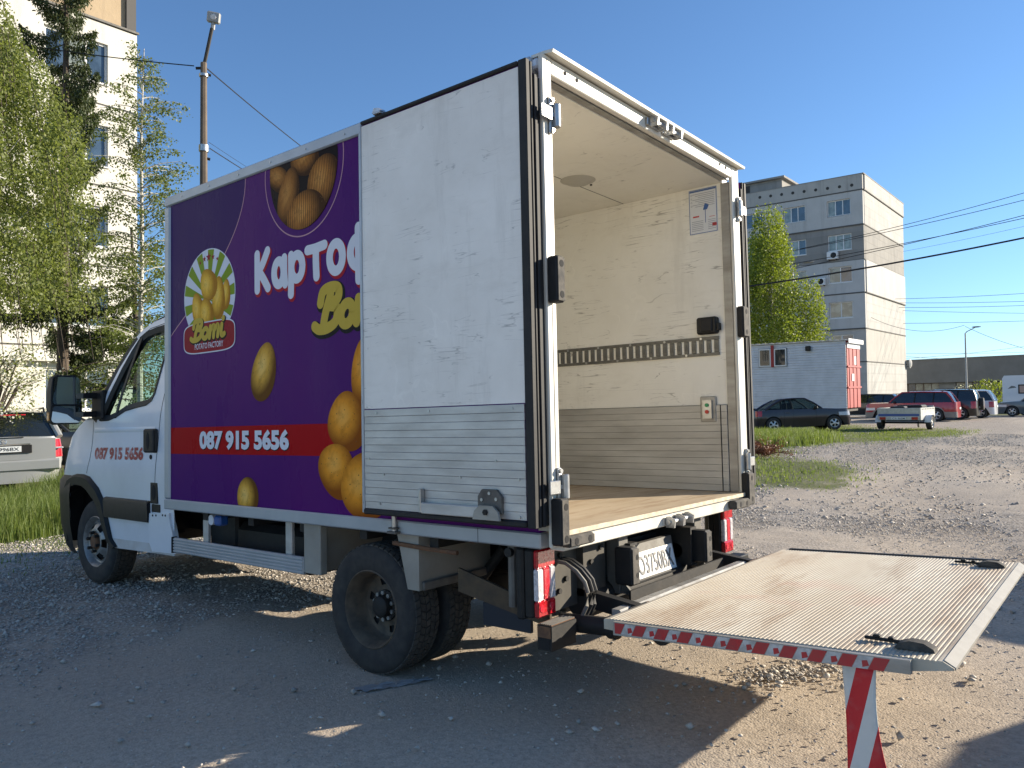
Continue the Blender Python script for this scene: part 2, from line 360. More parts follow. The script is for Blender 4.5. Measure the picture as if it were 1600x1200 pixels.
class Facade:
    """wall in (u along, z up, d outward); f maps to local xyz"""
    def __init__(s, parent, f): s.p = parent; s.f = f
    def boxes(s, name, bs, m, parent=None, chamfer=0):
        mb = MB()
        for u0, u1, z0, z1, d0, d1 in bs:
            a = s.f(u0, z0, d0); b = s.f(u1, z1, d1)
            q = [sorted((a[i], b[i])) for i in range(3)]; mb.box(q[0][0], q[0][1], q[1][0], q[1][1], q[2][0], q[2][1])
        return obj(name, mb, m, parent or s.p, 0)
    def band(s, u0, u1, z0, z1, wins, m, d0=-.3, d1=0., name='wall_panel'):
        bs = []; wins = sorted(wins); x = u0
        for (a, b, c, e) in wins:
            if a > x: bs.append((x, a, z0, z1, d0, d1))
            bs.append((a, b, z0, c, d0, d1)); bs.append((a, b, e, z1, d0, d1)); x = b
        if x < u1: bs.append((x, u1, z0, z1, d0, d1))
        return s.boxes(name, [q for q in bs if q[1]-q[0] > .01 and q[3]-q[2] > .01], m)
    def window(s, u0, u1, z0, z1, panes=3, fm=None, pm=None, sill=True):
        fm = fm or M['win_frame']; fr = .07; bs = [(u0,u1,z0,z0+fr,-.16,-.09),(u0,u1,z1-fr,z1,-.16,-.09),(u0,u0+fr,z0+fr,z1-fr,-.16,-.09),(u1-fr,u1,z0+fr,z1-fr,-.16,-.09)]
        w = (u1-u0-2*fr)/panes
        for k in range(1, panes): bs.append((u0+fr+k*w-.035, u0+fr+k*w+.035, z0+fr, z1-fr, -.16, -.09))
        o = s.boxes('window', bs, fm)
        for k in range(panes):
            q = pm[k % len(pm)] if isinstance(pm, list) else (pm or M['pane'])
            s.boxes('pane', [(u0+fr+k*w, u0+fr+(k+1)*w, z0+fr, z1-fr, -.14, -.125)], q, o)
        if sill: s.boxes('sill', [(u0-.05, u1+.05, z0-.05, z0-.005, -.05, .06)], M['win_frame'], o)
        return o

# grey apartment block beyond the site wagon
bR = empty('apartment_block', (63.75, 14.75, gz(63.75,14.75)-.2), (LEAN[0], LEAN[1], 0))
b0 = 1.25; lv = [v-b0 for v in (0.8, 3.05, 5.76, 8.45, 11.35, 14.0, 16.85, 19.65, 20.9)]
fa = Facade(bR, lambda u, z, d: (-d, u, z)); fb = Facade(bR, lambda u, z, d: (u, -d, z))
mats_a = ['con_mid','con_light','con_mid','con_white','con_white','con_dark','con_white','con_mid']
mats_b = ['con_light','con_light','con_mid','con_light','con_white','con_dark','con_light','con_light']
for i in range(8):
    z0, z1 = lv[i], lv[i+1]; wins = []
    if 0 < i < 7: wins = [(.95+3.62*k, 2.8+3.62*k, z0+.95, z0+2.25) for k in range(5)]
    off = {3:.05, 4:.05, 6:.06, 7:.08}.get(i, 0.)
    fa.band(0, 19, z0, z1, wins, M[mats_a[i]], -.3, off)
    fb.band(.3+(off if False else 0), 13.8, z0, z1, [], M[mats_b[i]], -.3, {4:.08, 6:.03, 7:.10}.get(i, .01*(i % 2)))
    for k, (a, b, c, e) in enumerate(wins):
        pl = [M['pane'], M['pane'], M['pane_pale']] if i == 6 else ([M['pane_pale'], M['pane_pale']] if (i+k) % 2 else [M['pane'], M['pane_pale']])
        fa.window(a, b, c, e, 3 if i in (6,5) and k < 2 else 2, M['win_frame'], pl)
    if 0 < i: fa.boxes('joint', [(0, 19, z0-.05, z0+.05, .0, .085 if i in (3,4,6,7) else .02)], M['joint']); fb.boxes('joint', [(.0, 13.8, z0-.04, z0+.04, 0, .11 if i in (4,7) else .05)], M['joint'])
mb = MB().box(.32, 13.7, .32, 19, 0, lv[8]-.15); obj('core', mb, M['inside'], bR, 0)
mb = MB().box(13.7, 13.8, .3, 19, 0, lv[8]).box(.3, 13.7, 19, 19.1, 0, lv[8]); obj('wall_panel', mb, M['con_mid'], bR, 0)
mb = MB().box(-.1, 13.9, -.12, 19.15, lv[8], lv[8]+.07); obj('roof', mb, M['con_dark'], bR, 0)
mb = MB().box(1.5, 6, 7.0, 11.5, lv[8]+.07, lv[8]+1.25); ro = obj('roof_hut', mb, M['con_dark'], bR, 0)
mb = MB().box(1.2, 6.3, 6.7, 11.8, lv[8]+1.25, lv[8]+1.42); obj('slab', mb, M['con_dark'], ro, 0)
mb = MB().box(1.47, 1.5, 9.9, 11.1, lv[8]+.35, lv[8]+1.1); obj('hatch', mb, M['inside'], ro, 0)
for k in range(9):
    mb = MB().lathe([(0,-.012),(.13,-.012),(.13,0)], (-.085, .8+k*.95, lv[7]+.45+.04*k), 'x', 12); obj('vent_hole', mb, M['inside'], bR)
mb = MB().box(-.3,-.02,.02,.32,lv[4]-.0,lv[5]+.0); 
def ac_unit(u, z):
    mb = MB().cbox(-.42, -.06, u, u+.85, z, z+.6, .02); o = obj('air_conditioner', mb, M['win_frame'], bR)
    mb = MB().lathe([(.0,-.01),(.21,-.01),(.23,0.)], (-.43, u+.32, z+.3), 'x', 18); obj('fan_grille', mb, M['black_plastic'], o)
    mb = MB().box(-.40,-.0,u+.1,u+.14,z-.06,z-.002).box(-.40,-.0,u+.7,u+.74,z-.06,z-.002); obj('bracket', mb, M['dark_metal'], o)
ac_unit(1.95, lv[5]+.25); ac_unit(3.0, lv[4]+.85)
mb = MB().lathe([(0,.0),(.28,.05),(.45,.16),(.455,.15),(.28,.035),(0,-.015)], (13.95, -.45, 4.6), 'y', 20); sd_ = obj('satellite_dish', mb, M['con_white'], bR)
obj('arm', MB().tube([(13.75,-.02,4.3),(13.9,-.3,4.35),(13.95,-.42,4.6)], .03, 6), M['grime_metal'], sd_)
mb = MB().box(13.8, 14.9, 4, 6, lv[7]-.9, lv[7]-.78); obj('awning', mb, M['con_dark'], bR, 0)
setp(bR, 'six storey grey panel apartment block with dark weathered concrete band', 'building')

# cream apartment block behind the birches
bL = empty('apartment_block', (10.3, 25.4, gz(10.3,25.4)-.2), (LEAN[0], LEAN[1]*.6, 0))
fl = Facade(bL, lambda u, z, d: (-u, -d, z))
zb = [0, 1.0, 3.75, 6.55, 9.3, 12.1, 14.95, 19.6]
for i in range(7):
    z0, z1 = zb[i], zb[i+1]; wins = []
    if 0 < i < 6: wins = [(1.0+3.55*k, 3.0+3.55*k, z1-2.15, z1-.75) for k in range(7)]
    if i == 6: wins = []
    o = fl.band(0, 27, z0, z1-(.06 if i < 6 else 0), wins, M['tan_wall'] if i == 6 else M['cream_wall'], -.3, -.06 if i == 6 else (.03 if i == 0 else 0.))
    for k, (a, b, c, e) in enumerate(wins):
        fl.window(a, b, c, e, 3, M['win_frame'], [M['pane'], M['pane_pale']] if (k*3+i) % 4 else M['pane'])
    if i < 6: fl.boxes('joint', [(0, 27, z1-.06, z1, -.3, -.02)], M['joint'])
fl.boxes('ledge', [(-.05, 27, zb[6]-.03, zb[6]+.04, .002, .07)], M['grime_metal'])
fl.boxes('ledge', [(0, 27, zb[2]-.55, zb[2]-.43, .002, .35)], M['cream_wall'])
fl.boxes('downpipe', [(.05, .38, zb[6]+.05, zb[7], -.055, .05)], M['joint'])
for u in (1.4, 5.0, 8.5): fl.boxes('vent_hole', [(u+.3, u+.62, 16.4, 16.95, -.058, -.05)], M['inside'])
mb = MB().box(-27, -.001, .3, 12, 0, zb[7]-.05); obj('core', mb, M['cream_wall'], bL, 0)
mb = MB().box(-27.2, .2, -.25, 12.2, zb[7], zb[7]+.2); obj('roof', mb, M['con_dark'], bL, 0)
setp(bL, 'cream apartment block with tan plaster attic storey behind the weeping birch', 'building')

# low warehouse across the lot
wh = empty('warehouse', (94, -30, gz(94,-30)-.3), (LEAN[0]*.6, LEAN[1]*.5, 0))
fw_ = Facade(wh, lambda u, z, d: (-d, u, z))
M['wh_band'] = mat('warehouse_fascia', (.26,.25,.23), (.20,.19,.175), .8, 0, .6); M['wh_wall'] = mat('warehouse_wall', (.30,.29,.27), (.2,.19,.18), .85, 0, .8)
wz = [0, 1.6, 3.35, 5.9]
fw_.boxes('plinth_wall', [(0, 80, 0, wz[1], -.3, 0)], M['wh_wall']); fw_.boxes('fascia', [(0, 80, wz[2], wz[3], -.3, .45)], M['wh_band'])
for k in range(50):
    u = .2+k*1.6
    if u > 79: break
    if k % 7 == 6: fw_.boxes('pier', [(u-.1, u+1.5, wz[1], wz[2], -.3, .05)], M['wh_wall']); continue
    fw_.window(u-.1, u+1.5, wz[1], wz[2], 2, M['old_frame'] if k % 3 else M['dark_metal'], [M['pane_pale'], M['pane']] if k % 2 else [M['pane_pale']], sill=False)
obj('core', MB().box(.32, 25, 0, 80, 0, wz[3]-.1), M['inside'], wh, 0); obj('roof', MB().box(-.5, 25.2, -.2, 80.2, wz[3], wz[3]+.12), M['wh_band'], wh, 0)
setp(wh, 'long low warehouse with dark fascia and strip of grid windows', 'building')

# ================================================================ delivery truck
T = empty('box_truck', (0,0,0)); setp(T, 'white cab delivery truck with purple potato advert box and lowered tail lift', 'truck')
W, L = 2.22, 3.41
def text_geo(body, offset=0., shear=0., res=3):
    cu = bpy.data.curves.new('t', 'FONT'); cu.body = body; cu.offset = offset; cu.shear = shear; cu.resolution_u = res
    o = bpy.data.objects.new('t', cu); C.objects.link(o); dg = bpy.context.evaluated_depsgraph_get()
    me = bpy.data.meshes.new_from_object(o.evaluated_get(dg)); v = [tuple(q.co) for q in me.vertices]; f = [tuple(p.vertices) for p in me.polygons]
    bpy.data.objects.remove(o); bpy.data.meshes.remove(me); bpy.data.curves.remove(cu)
    xs = [q[0] for q in v]; ys = [q[1] for q in v]; x0, x1, y0, y1 = min(xs), max(xs), min(ys), max(ys)
    return [((q[0]-x0)/(x1-x0), (q[1]-y0)/(y1-y0)) for q in v], f
def lettering(body, fmap, m, parent, offset=.0, shear=0., name='lettering'):
    uv, f = text_geo(body, offset, shear); mb = MB(); mb.add([fmap(*q) for q in uv], f)
    return obj(name, mb, m, parent, 0)
def side(yl, yr, z0, z1, x=-.0015, slant=0.):            # print area on the truck's left side: u runs to the rear
    return lambda u, v: (x, yl+(yr-yl)*u, z0+(z1-z0)*v+slant*u)

# ---- printed vinyl colours
def vinyl(name, c1, c2=None):
    t = NT(name); c = t.mix(t.ramp(t.noise(.9, 4), [(.35,0.),(.7,1.)]), c1, c2) if c2 else c1
    if c2 is None: c = t.mix(0., c1, c1)
    st = t.ramp(t.noise(5, 6, .7, stretch=(1,1,.22)), [(.58,0.),(.80,.035)]); c = t.mix(st, c, (.40,.34,.42))
    t.col(c).set(Roughness=t.ramp(t.noise(4, 5, .6, stretch=(1,1,.3)), [(.3,.20),(.7,.42)])); t.b.inputs['Specular IOR Level'].default_value = .05
    t.bump(t.noise(2.4, 3), .08, .008); return t.m
V = {k: vinyl('vinyl_'+k, *c) for k, c in dict(purple=((.075,.009,.140),(.100,.014,.145)), indigo=((.030,.008,.105),(.042,.010,.105)), red=((.40,.003,.009),), white=((.72,.73,.78),), yellow=((.60,.42,.06),),
     shadow_red=((.40,.015,.03),), black=((.015,.012,.012),), green=((.22,.32,.02),), pink=((.55,.30,.34),), dark_photo=((.010,.006,.006),), logo_red=((.30,.012,.025),)).items()}
def potato_mat(name, hi, mid, lo, spots=(.18,.09,.03), groove=False):
    t = NT(name); sx = t.n('ShaderNodeSeparateXYZ'); t.l(t.tc.outputs['Object'], sx.inputs[0])
    a = t.math('ADD', sx.outputs['Y'], -.25); b = t.math('ADD', sx.outputs['Z'], -.15)      # printed picture: highlight off centre
    r = t.math('SQRT', t.math('ADD', t.math('MULTIPLY', a, a), t.math('MULTIPLY', b, b)))
    c = t.ramp(r, [(.0, hi), (.50, mid), (1.02, lo)])
    vv = t.vor(7); c = t.mix(t.math('MULTIPLY', t.ramp(vv.outputs['Distance'], [(.10,.95),(.20,0.)]), t.ramp(t.noise(2.2, 2), [(.36,0.),(.48,1.)])), c, spots)
    c = t.mix(t.ramp(t.noise(3.5, 5), [(.45,0.),(.8,.5)]), c, lo)
    if groove:
        wv = t.n('ShaderNodeTexWave'); wv.inputs['Scale'].default_value = 3.2; wv.inputs['Distortion'].default_value = 1.5; wv.bands_direction = 'Y'
        t.l(t.tc.outputs['Object'], wv.inputs[0]); c = t.mix(t.ramp(wv.outputs['Fac'], [(.0,.9),(.42,0.)]), c, (.05,.022,.008))
    t.col(c).set(Roughness=.4); t.b.inputs['Specular IOR Level'].default_value = .05; return t.m
PM = dict(pale=potato_mat('potato_pale', (1.0,.66,.19),(.74,.40,.06),(.15,.06,.01)), orange=potato_mat('potato_orange', (1.0,.50,.10),(.82,.32,.03),(.28,.075,.008)),
          gold=potato_mat('potato_gold', (1.0,.66,.14),(.86,.48,.05),(.42,.18,.012)), roast=potato_mat('potato_roast', (.78,.36,.09),(.48,.19,.04),(.06,.022,.006), groove=True))

# ---- box walls
panel = obj('side_panel', MB().box(0, .045, .06, 3.36, .86, 2.99), V['purple'], T, 0); panel['label'] = 'purple printed side panel with potato pictures'
obj('side_wall', MB().box(2.175, 2.22, .06, 3.36, .86, 2.99), M['white'], T, 0)
obj('front_wall', MB().box(.0, W, 3.362, 3.40, .86, 2.99), M['white'], T, 0)
obj('roof', MB().cbox(.004, W-.004, .02, 3.405, 3.0, 3.048, .01), M['white'], T)
obj('top_rail', MB().cbox(-.014, .06, .05, 3.43, 2.985, 3.056, .008), M['grey_alu'], T)
obj('top_rail', MB().cbox(W-.06, W+.014, .05, 3.43, 2.985, 3.056, .008), M['grey_alu'], T)
br = obj('bottom_rail', MB().cbox(-.016, .06, .05, 3.43, .79, .862, .007), M['grey_alu'], T)
for yy in (.42, 1.02): obj('seam', MB().box(-.0165, -.0155, yy, yy+.003, .792, .86), M['gap'], br, 0)
obj('bottom_rail', MB().cbox(W-.06, W+.016, .05, 3.43, .79, .862, .007), M['grey_alu'], T)
obj('corner_rail', MB().cbox(-.015, .05, 3.355, 3.432, .8625, 2.9845, .012), M['grey_alu'], T)
obj('corner_rail', MB().cbox(W-.05, W+.015, 3.355, 3.432, .8625, 2.9845, .012), M['grey_alu'], T)
obj('top_rail', MB().cbox(.062, W-.062, 3.36, 3.432, 2.985, 3.05, .01), M['grey_alu'], T)
for k in range(9):
    obj('rivet', MB().cyl((-.0158, .3+k*.36, 3.02), .006, -.002, .002, 'x', 8), M['steel'], T)

# ---- side advert (flat print, each piece on its own thin layer)
def arc_strip(cy, cz, ry, rz, a0, a1, wd, m, x=-.0012, n=48, clip=2.984):
    rows = [[], []]
    for i in range(n+1):
        t = a0+(a1-a0)*i/n
        for k, q in enumerate((1-wd/2, 1+wd/2)): rows[k].append((x, cy+ry*q*math.cos(t), min(cz+rz*q*math.sin(t), clip)))
    return obj('print_line', MB().grid(rows), m, panel, 0)
def disc(cy, cz, ry, rz, m, x, name='print_shape', clip=2.984, n=56, sq=2.):
    pts = []
    for i in range(n):
        t = 2*math.pi*i/n; c, s = math.cos(t), math.sin(t)
        pts.append((x, cy+ry*math.copysign(abs(c)**(2/sq), c), min(cz+rz*math.copysign(abs(s)**(2/sq), s), clip)))
    return obj(name, MB().add([(x, cy, min(cz, clip-.001))]+pts, [(0, 1+i, 1+(i+1) % n) for i in range(n)]), m, panel, 0)
# large dark rounded field towards the cab
pts = []
for i in range(49):
    t = -math.pi/2+math.pi*.98*i/48; pts.append((3.62+1.22*math.cos(t)*(-1 if False else -1), 2.93+1.0*math.sin(t)))
fld = [(3.355, 2.984)]+[(3.355-.955*math.cos(R(a))**2.3, 2.984-.95*math.sin(R(a))) for a in range(0, 91, 3)]
obj('print_field', MB().add([(-.0008, y, z) for y, z in fld], [tuple(range(len(fld)))]), V['indigo'], panel, 0)
ln = [(3.355-.955*math.cos(R(a))**2.3, 2.984-.95*math.sin(R(a))) for a in range(0, 91, 3)]
mbq = MB(); mbq.grid([[(-.0013, y, z) for y, z in ln], [(-.0013, y-.008*math.cos(R(a*3)), z-.008*math.sin(R(a*3))-.001) for a, (y, z) in enumerate(ln)]]); obj('print_line', mbq, V['pink'], panel, 0)
# round photo of baked potatoes under the roof rail
arc_strip(1.79, 2.93, .385, .425, math.pi*.96, math.pi*2.04, .018, V['pink'])
disc(1.79, 2.93, .335, .385, V['dark_photo'], -.0014, 'print_photo')
def potato(cy, cz, ry, rz, rot, m, x, parent=panel, clipc=None, clipz=None, egg=.12):
    n = 40; vs = [(0,0,0)]
    for i in range(n):
        t = 2*math.pi*i/n; rr = 1+.03*math.sin(2*t+cy*9)+.025*math.sin(3*t+cz*7)
        y, z = rr*math.cos(t)*(1-egg*math.sin(t)), rr*math.sin(t)
        vs.append((0., y, z))
    out = []
    for (_, y, z) in vs:                                    # clip against frame of the photo or panel edge, in panel space
        Y = cy+ry*y*math.cos(rot)-rz*z*math.sin(rot); Zz = cz+ry*y*math.sin(rot)+rz*z*math.cos(rot)
        if clipc:
            d = math.hypot((Y-clipc[0])/clipc[2], (Zz-clipc[1])/clipc[3])
            if d > 1: Y = clipc[0]+(Y-clipc[0])/d; Zz = clipc[1]+(Zz-clipc[1])/d
            Zz = min(Zz, 2.983)
        if clipz: Zz = max(Zz, clipz)
        dy, dz = Y-cy, Zz-cz; out.append((0., (dy*math.cos(rot)+dz*math.sin(rot))/ry, (-dy*math.sin(rot)+dz*math.cos(rot))/rz))
    o = obj('print_potato', MB().add(out, [(0, 1+i, 1+(i+1) % n) for i in range(n)]), m, parent, 0)
    o.location = (x, cy, cz); o.scale = (1, ry, rz); o.rotation_euler = (rot, 0, 0); return o
pc = (1.79, 2.93, .333, .383)
for i, a in enumerate([(2.03,2.90,.13,.075,.5), (1.76,2.965,.14,.10,.2), (1.93,2.76,.11,.19,.25), (1.58,2.80,.155,.16,-.1), (1.76,2.63,.19,.15,.0)]): potato(*a, PM['roast'], -.0018-.0003*i, clipc=pc)
# loose potatoes
potato(2.20, 1.712, .125, .195, .38, PM['pale'], -.0016, egg=.2)
potato(2.385, .925, .12, .125, -.35, PM['pale'], -.0016, clipz=.8632)
obj('print_band', MB().add([(-.0010, y, z) for y, z in ((3.354,1.372),(1.40,1.377),(1.40,1.190),(3.354,1.186))], [(0,1,2,3)]), V['red'], panel, 0)
for i, a in enumerate([(1.22,1.66,.14,.20,.1), (1.40,1.385,.165,.168,.2), (1.49,1.11,.165,.155,.5), (1.25,1.03,.21,.18,-.2), (1.05,1.40,.2,.19,0), (.92,1.08,.18,.19,.3)]): potato(*a, PM['orange'], -.0020-.0003*i)
lettering('087 915 5656', side(2.96, 1.935, 1.212, 1.338, -.0016), V['black'], panel, .055)
lettering('087 915 5656', side(2.966, 1.942, 1.218, 1.348, -.0022), V['white'], panel, .05)
# bubble lettering drawn with a round brush
def smooth(pts, n=8):
    if len(pts) < 3:
        (a, b) = pts; return [(a[0]+(b[0]-a[0])*i/n, a[1]+(b[1]-a[1])*i/n) for i in range(n+1)]
    P = [pts[0]]+list(pts)+[pts[-1]]; o = []
    for i in range(1, len(P)-2):
        for k in range(n):
            t = k/n; o.append(tuple(.5*(2*P[i][j]+(P[i+1][j]-P[i-1][j])*t+(2*P[i-1][j]-5*P[i][j]+4*P[i+1][j]-P[i+2][j])*t*t+(-P[i-1][j]+3*P[i][j]-3*P[i+1][j]+P[i+2][j])*t**3) for j in (0,1)))
    return o+[pts[-1]]
def brush(strokes, fmap, wd, m, parent, x, grow=0., dy=0., dz=0., step=.00012):
    mb = MB(); lay = 0
    for st in strokes:
        k = 1.
        if isinstance(st[0], (int, float)): k, st = st[0], st[1]
        p = [fmap(*q)[1:] for q in smooth(st)]; r = wd*k/2+grow; xx = x-lay*step; lay += 1
        left, right = [], []
        for i, (y, z) in enumerate(p):
            cl = math.hypot(p[0][0]-p[-1][0], p[0][1]-p[-1][1]) < 1e-4; a = p[i-1 if i else (-2 if cl else 0)]; b = p[i+1 if i < len(p)-1 else (1 if cl else -1)]; d = math.hypot(b[0]-a[0], b[1]-a[1]) or 1; nx, nz = -(b[1]-a[1])/d, (b[0]-a[0])/d
            left.append((y+nx*r, z+nz*r)); right.append((y-nx*r, z-nz*r))
        def cap(c, a, b):
            a0 = math.atan2(a[1]-c[1], a[0]-c[0]); s = []
            a1 = math.atan2(b[1]-c[1], b[0]-c[0])
            while a1 < a0: a1 += 2*math.pi
            return [(c[0]+r*math.cos(a0+(a1-a0)*i/8), c[1]+r*math.sin(a0+(a1-a0)*i/8)) for i in range(1, 8)]
        n = len(p); q = [(xx, y+dy, z+dz) for y, z in left+right]
        mb.add(q, [(i, i+1, n+i+1, n+i) for i in range(n-1)])
        if math.hypot(p[0][0]-p[-1][0], p[0][1]-p[-1][1]) < 1e-4: continue
        for c, a, b in ((p[-1], right[-1], left[-1]), (p[0], left[0], right[0])):
            poly = [a]+cap(c, a, b)+[b]; mb.add([(xx, y+dy, z+dz) for y, z in poly], [tuple(range(len(poly)))])
    return obj('lettering', mb, m, parent, 0)
def ring(cx, cy, rx, ry): return [(cx+rx*math.cos(2*math.pi*i/14), cy+ry*math.sin(2*math.pi*i/14)) for i in range(15)]
word = []                                                   # К а р т о ф и, cell units, x height 1
def put(x0, sx, *st):
    for s in st: word.append([(x0+p[0]*sx, p[1]) for p in s])
put(.0, 1, [(.1,0.),(.1,.6),(.1,1.32)], [(.72,1.36),(.45,.95),(.2,.68)], [(.2,.68),(.45,.4),(.74,.0)])
put(1.0, 1, ring(.38,.45,.27,.42), [(.70,.93),(.70,.45),(.74,.0)])
put(1.98, 1, [(.1,.95),(.1,.2),(.08,-.42)], ring(.42,.5,.30,.42))
put(2.98, 1, [(.0,.98),(.42,.98),(.88,1.02)], [(.44,.92),(.44,.5),(.46,.0)])
put(4.02, 1, ring(.42,.5,.32,.46))
put(5.05, 1, ring(.45,.5,.36,.46), [(.48,1.3),(.48,.4),(.48,-.42)])
put(6.15, 1, [(.1,.95),(.1,.5),(.1,.02)], [(.1,.1),(.4,.5),(.7,.95)], [(.7,.95),(.7,.5),(.7,.02)])
fm = lambda u, v: (0, 2.285-u*.1815, 2.235+v*.172+u*.002)
brush(word, fm, .060, V['shadow_red'], panel, -.0012, .006, -.010, -.013, .00005)
brush(word, fm, .060, V['white'], panel, -.0020)
# yellow script word
bomi = [[(.35,.02),(.42,.6),(.62,1.35)], [(.1,1.05),(.2,1.5),(.62,1.62),(1.0,1.5),(1.02,1.12),(.62,.88)], [(.62,.88),(1.02,.72),(1.0,.22),(.6,.0),(.15,.0),(-.12,.16)],
        ring(1.55,.42,.30,.40), [(2.1,.9),(2.12,.4),(2.08,.02)], [(2.12,.55),(2.4,.9),(2.55,.8),(2.55,.02)], [(2.58,.55),(2.85,.9),(3.02,.78),(3.02,.02)], [(3.4,.9),(3.38,.3),(3.5,.02),(3.75,.12)], [(3.5,1.35),(3.52,1.42)]]
fb2 = lambda u, v: (0, 1.665-u*.172-v*.02, 1.925+v*.145+u*.006)
brush(bomi, fb2, .064, V['black'], panel, -.0012, .012, -.010, -.012, .00005); brush(bomi, fb2, .064, V['yellow'], panel, -.0018)
# round factory logo
LC = (2.843, 2.272, .318, .312)
disc(*LC[:2], LC[2]+.008, LC[3]+.008, V['white'], -.0014)
mbq = MB()
for k in range(13):
    a0 = 2*math.pi*k/13+.09; a1 = a0+math.pi/13*1.02; n = 6
    q = [(-.0018, LC[0], LC[1]-.03)]+[(-.0018, LC[0]+LC[2]*math.cos(a0+(a1-a0)*i/n), LC[1]+LC[3]*math.sin(a0+(a1-a0)*i/n)) for i in range(n+1)]
    mbq.add(q, [tuple(range(n+2))])
obj('print_rays', mbq, V['green'], panel, 0)
disc(LC[0]-.02, LC[1]-.17, .13, .07, V['green'], -.0020)
for i, a in enumerate([(2.63,2.25,.055,.10,.1), (2.98,2.185,.075,.125,-.35), (2.72,2.235,.08,.145,.05), (2.845,2.345,.10,.12,-.5), (2.87,2.15,.085,.11,-.3)]): potato(*a, PM['gold'], -.0023-.0003*i, egg=.1)
for k in range(5):
    t = R(90+(k-2)*13); r = .035 if k == 2 else .022 if k in (1,3) else .016; cy, cz = LC[0]-.26*math.cos(t)*.95, LC[1]+.262*math.sin(t)
    st = [(-.0024, cy+r*(1 if i % 2 == 0 else .42)*math.sin(i*math.pi/5), cz+r*(1 if i % 2 == 0 else .42)*math.cos(i*math.pi/5)) for i in range(10)]
    obj('print_star', MB().add(st, [tuple(range(10))]), V['logo_red'], panel, 0)
disc(2.845, 1.985, .328, .108, V['white'], -.0036, sq=4.5); disc(2.845, 1.985, .320, .100, V['logo_red'], -.0040, sq=4.5)
f3 = lambda u, v: (0, 3.06-u*.110-v*.012, 1.975+v*.082+u*.002)
brush(bomi, f3, .036, V['black'], panel, -.0043, .006, -.006, -.008, .00004); brush(bomi, f3, .036, V['yellow'], panel, -.0050, 0, 0, 0, .00004)
lettering('POTATO FACTORY', side(3.02, 2.66, 1.908, 1.948, -.0050), V['white'], panel, .012)

# ---- rear frame
def post(x0, x1):
    o = obj('rear_post', MB().cbox(x0, x1, -.02, .004, .80, 3.05, .006), M['cream'], T); return o
pl = post(-.018, .056); pr = post(W-.106, W+.004)
obj('seam', MB().box(.020, .022, -.0215, -.0195, .82, 3.03), M['gap'], pl, 0)
hd = obj('rear_header', MB().cbox(.057, W-.107, -.018, .02, 2.968, 3.047, .005), M['cream'], T)
for x in (.17, .27, .31+1.62, 2.02): obj('bolt_hole', MB().cyl((x, -.0185, 3.012), .010, -.003, .003, 'y', 10), M['gap'], hd)
gt_ = obj('rain_gutter', MB().prism([(-.062,3.046),(-.066,3.060),(-.01,3.066),(.06,3.066),(.06,3.0515),(-.015,3.0515)], 'x', .01, W+.02), M['cream'], T); gt_.data.update()
ib = obj('header_lining', MB().box(.057, W-.11, .0215, .13, 2.9615, 2.968), M['alu_dark'], T, 0)
for k in range(12): obj('rivet', MB().cyl((.2+k*.16, .085, 2.961), .007, -.002, .001, 'z', 8), M['steel'], ib)
def keeper(x, z, parent, s=1):
    mb = MB().cbox(x-.075, x+.075, -.034, -.019, z-.022, z+.022, .004)
    o = obj('lock_keeper', mb, M['steel'], parent)
    for q in (-.05, .055):
        obj('claw', MB().prism([(-.085,z-.03*s),(-.035,z-.03),(-.035,z+.028),(-.055,z+.03*s),(-.09,z+.012)], 'x', x+q-.006, x+q+.006), M['steel'], o)
    obj('pin', MB().cyl((x, -.055, z), .013, -.065, .06, 'x', 10), M['steel'], o)
keeper(1.02, 3.01, hd); keeper(1.20, 3.01, hd)
# inner frame of the opening
obj('post_lining', MB().box(W-.106, W-.05, .005, .062, .874, 2.944), M['alu_dark'], T, 0); obj('post_lining', MB().box(-.01, .056, .005, .062, .874, 2.944), M['alu_dark'], T, 0)

# ---- interior
fl_t = NT('plywood_floor'); cc = fl_t.mix(fl_t.ramp(fl_t.noise(2.2, 7, .65, stretch=(.5,1.6,1)), [(.32,0.),(.7,1.)]), (.38,.29,.185), (.50,.405,.285))
cc = fl_t.mix(fl_t.ramp(fl_t.noise(7, 7, .7, stretch=(.25,2,1)), [(.50,0.),(.70,.75)]), cc, (.23,.125,.055)); fl_t.col(cc).set(Roughness=.75).bump(fl_t.noise(18, 5, stretch=(.2,1,1)), .25, .004)
floor = obj('cargo_floor', MB().box(.046, W-.046, -.040, 3.36, .850, .872), fl_t.m, T, 0); floor['label'] = 'sunlit scuffed plywood cargo floor'
obj('floor_lip', MB().box(.058, W-.015, -.046, -.0405, .850, .8722), mat('lip_edge', (.66,.58,.44), (.42,.34,.24), .7, 0, 20), T, 0)
bm_ = obj('rear_beam', MB().cbox(.058, W-.107, -.026, .05, .778, .8485, .004), M['cream'], T)
keeper(1.07, .803, bm_); keeper(1.19, .806, bm_)
obj('ceiling', MB().box(.046, W-.046, .06, 3.36, 2.955, 2.992), M['ceil_in'], T, 0)
for y in (.82, 1.95): obj('ceiling_seam', MB().box(.05, W-.05, y, y+.004, 2.9535, 2.9552), M['gap'], T, 0)
cl = obj('dome_lamp', MB().lathe([(.0,-.022),(.075,-.020),(.092,-.008),(.112,-.002),(.118,.0)], (1.43, .757, 2.954), 'z', 28), mat('dome_plastic', (.42,.40,.35), rough=.35), T); obj('switch', MB().cyl((1.50,.70,2.928), .008, -.004, .004, 'z', 8), M['black_plastic'], cl)
rw = obj('wall_lining', MB().box(2.125, 2.174, .064, 3.36, 1.452, 2.954), M['wall_in'], T, 0)
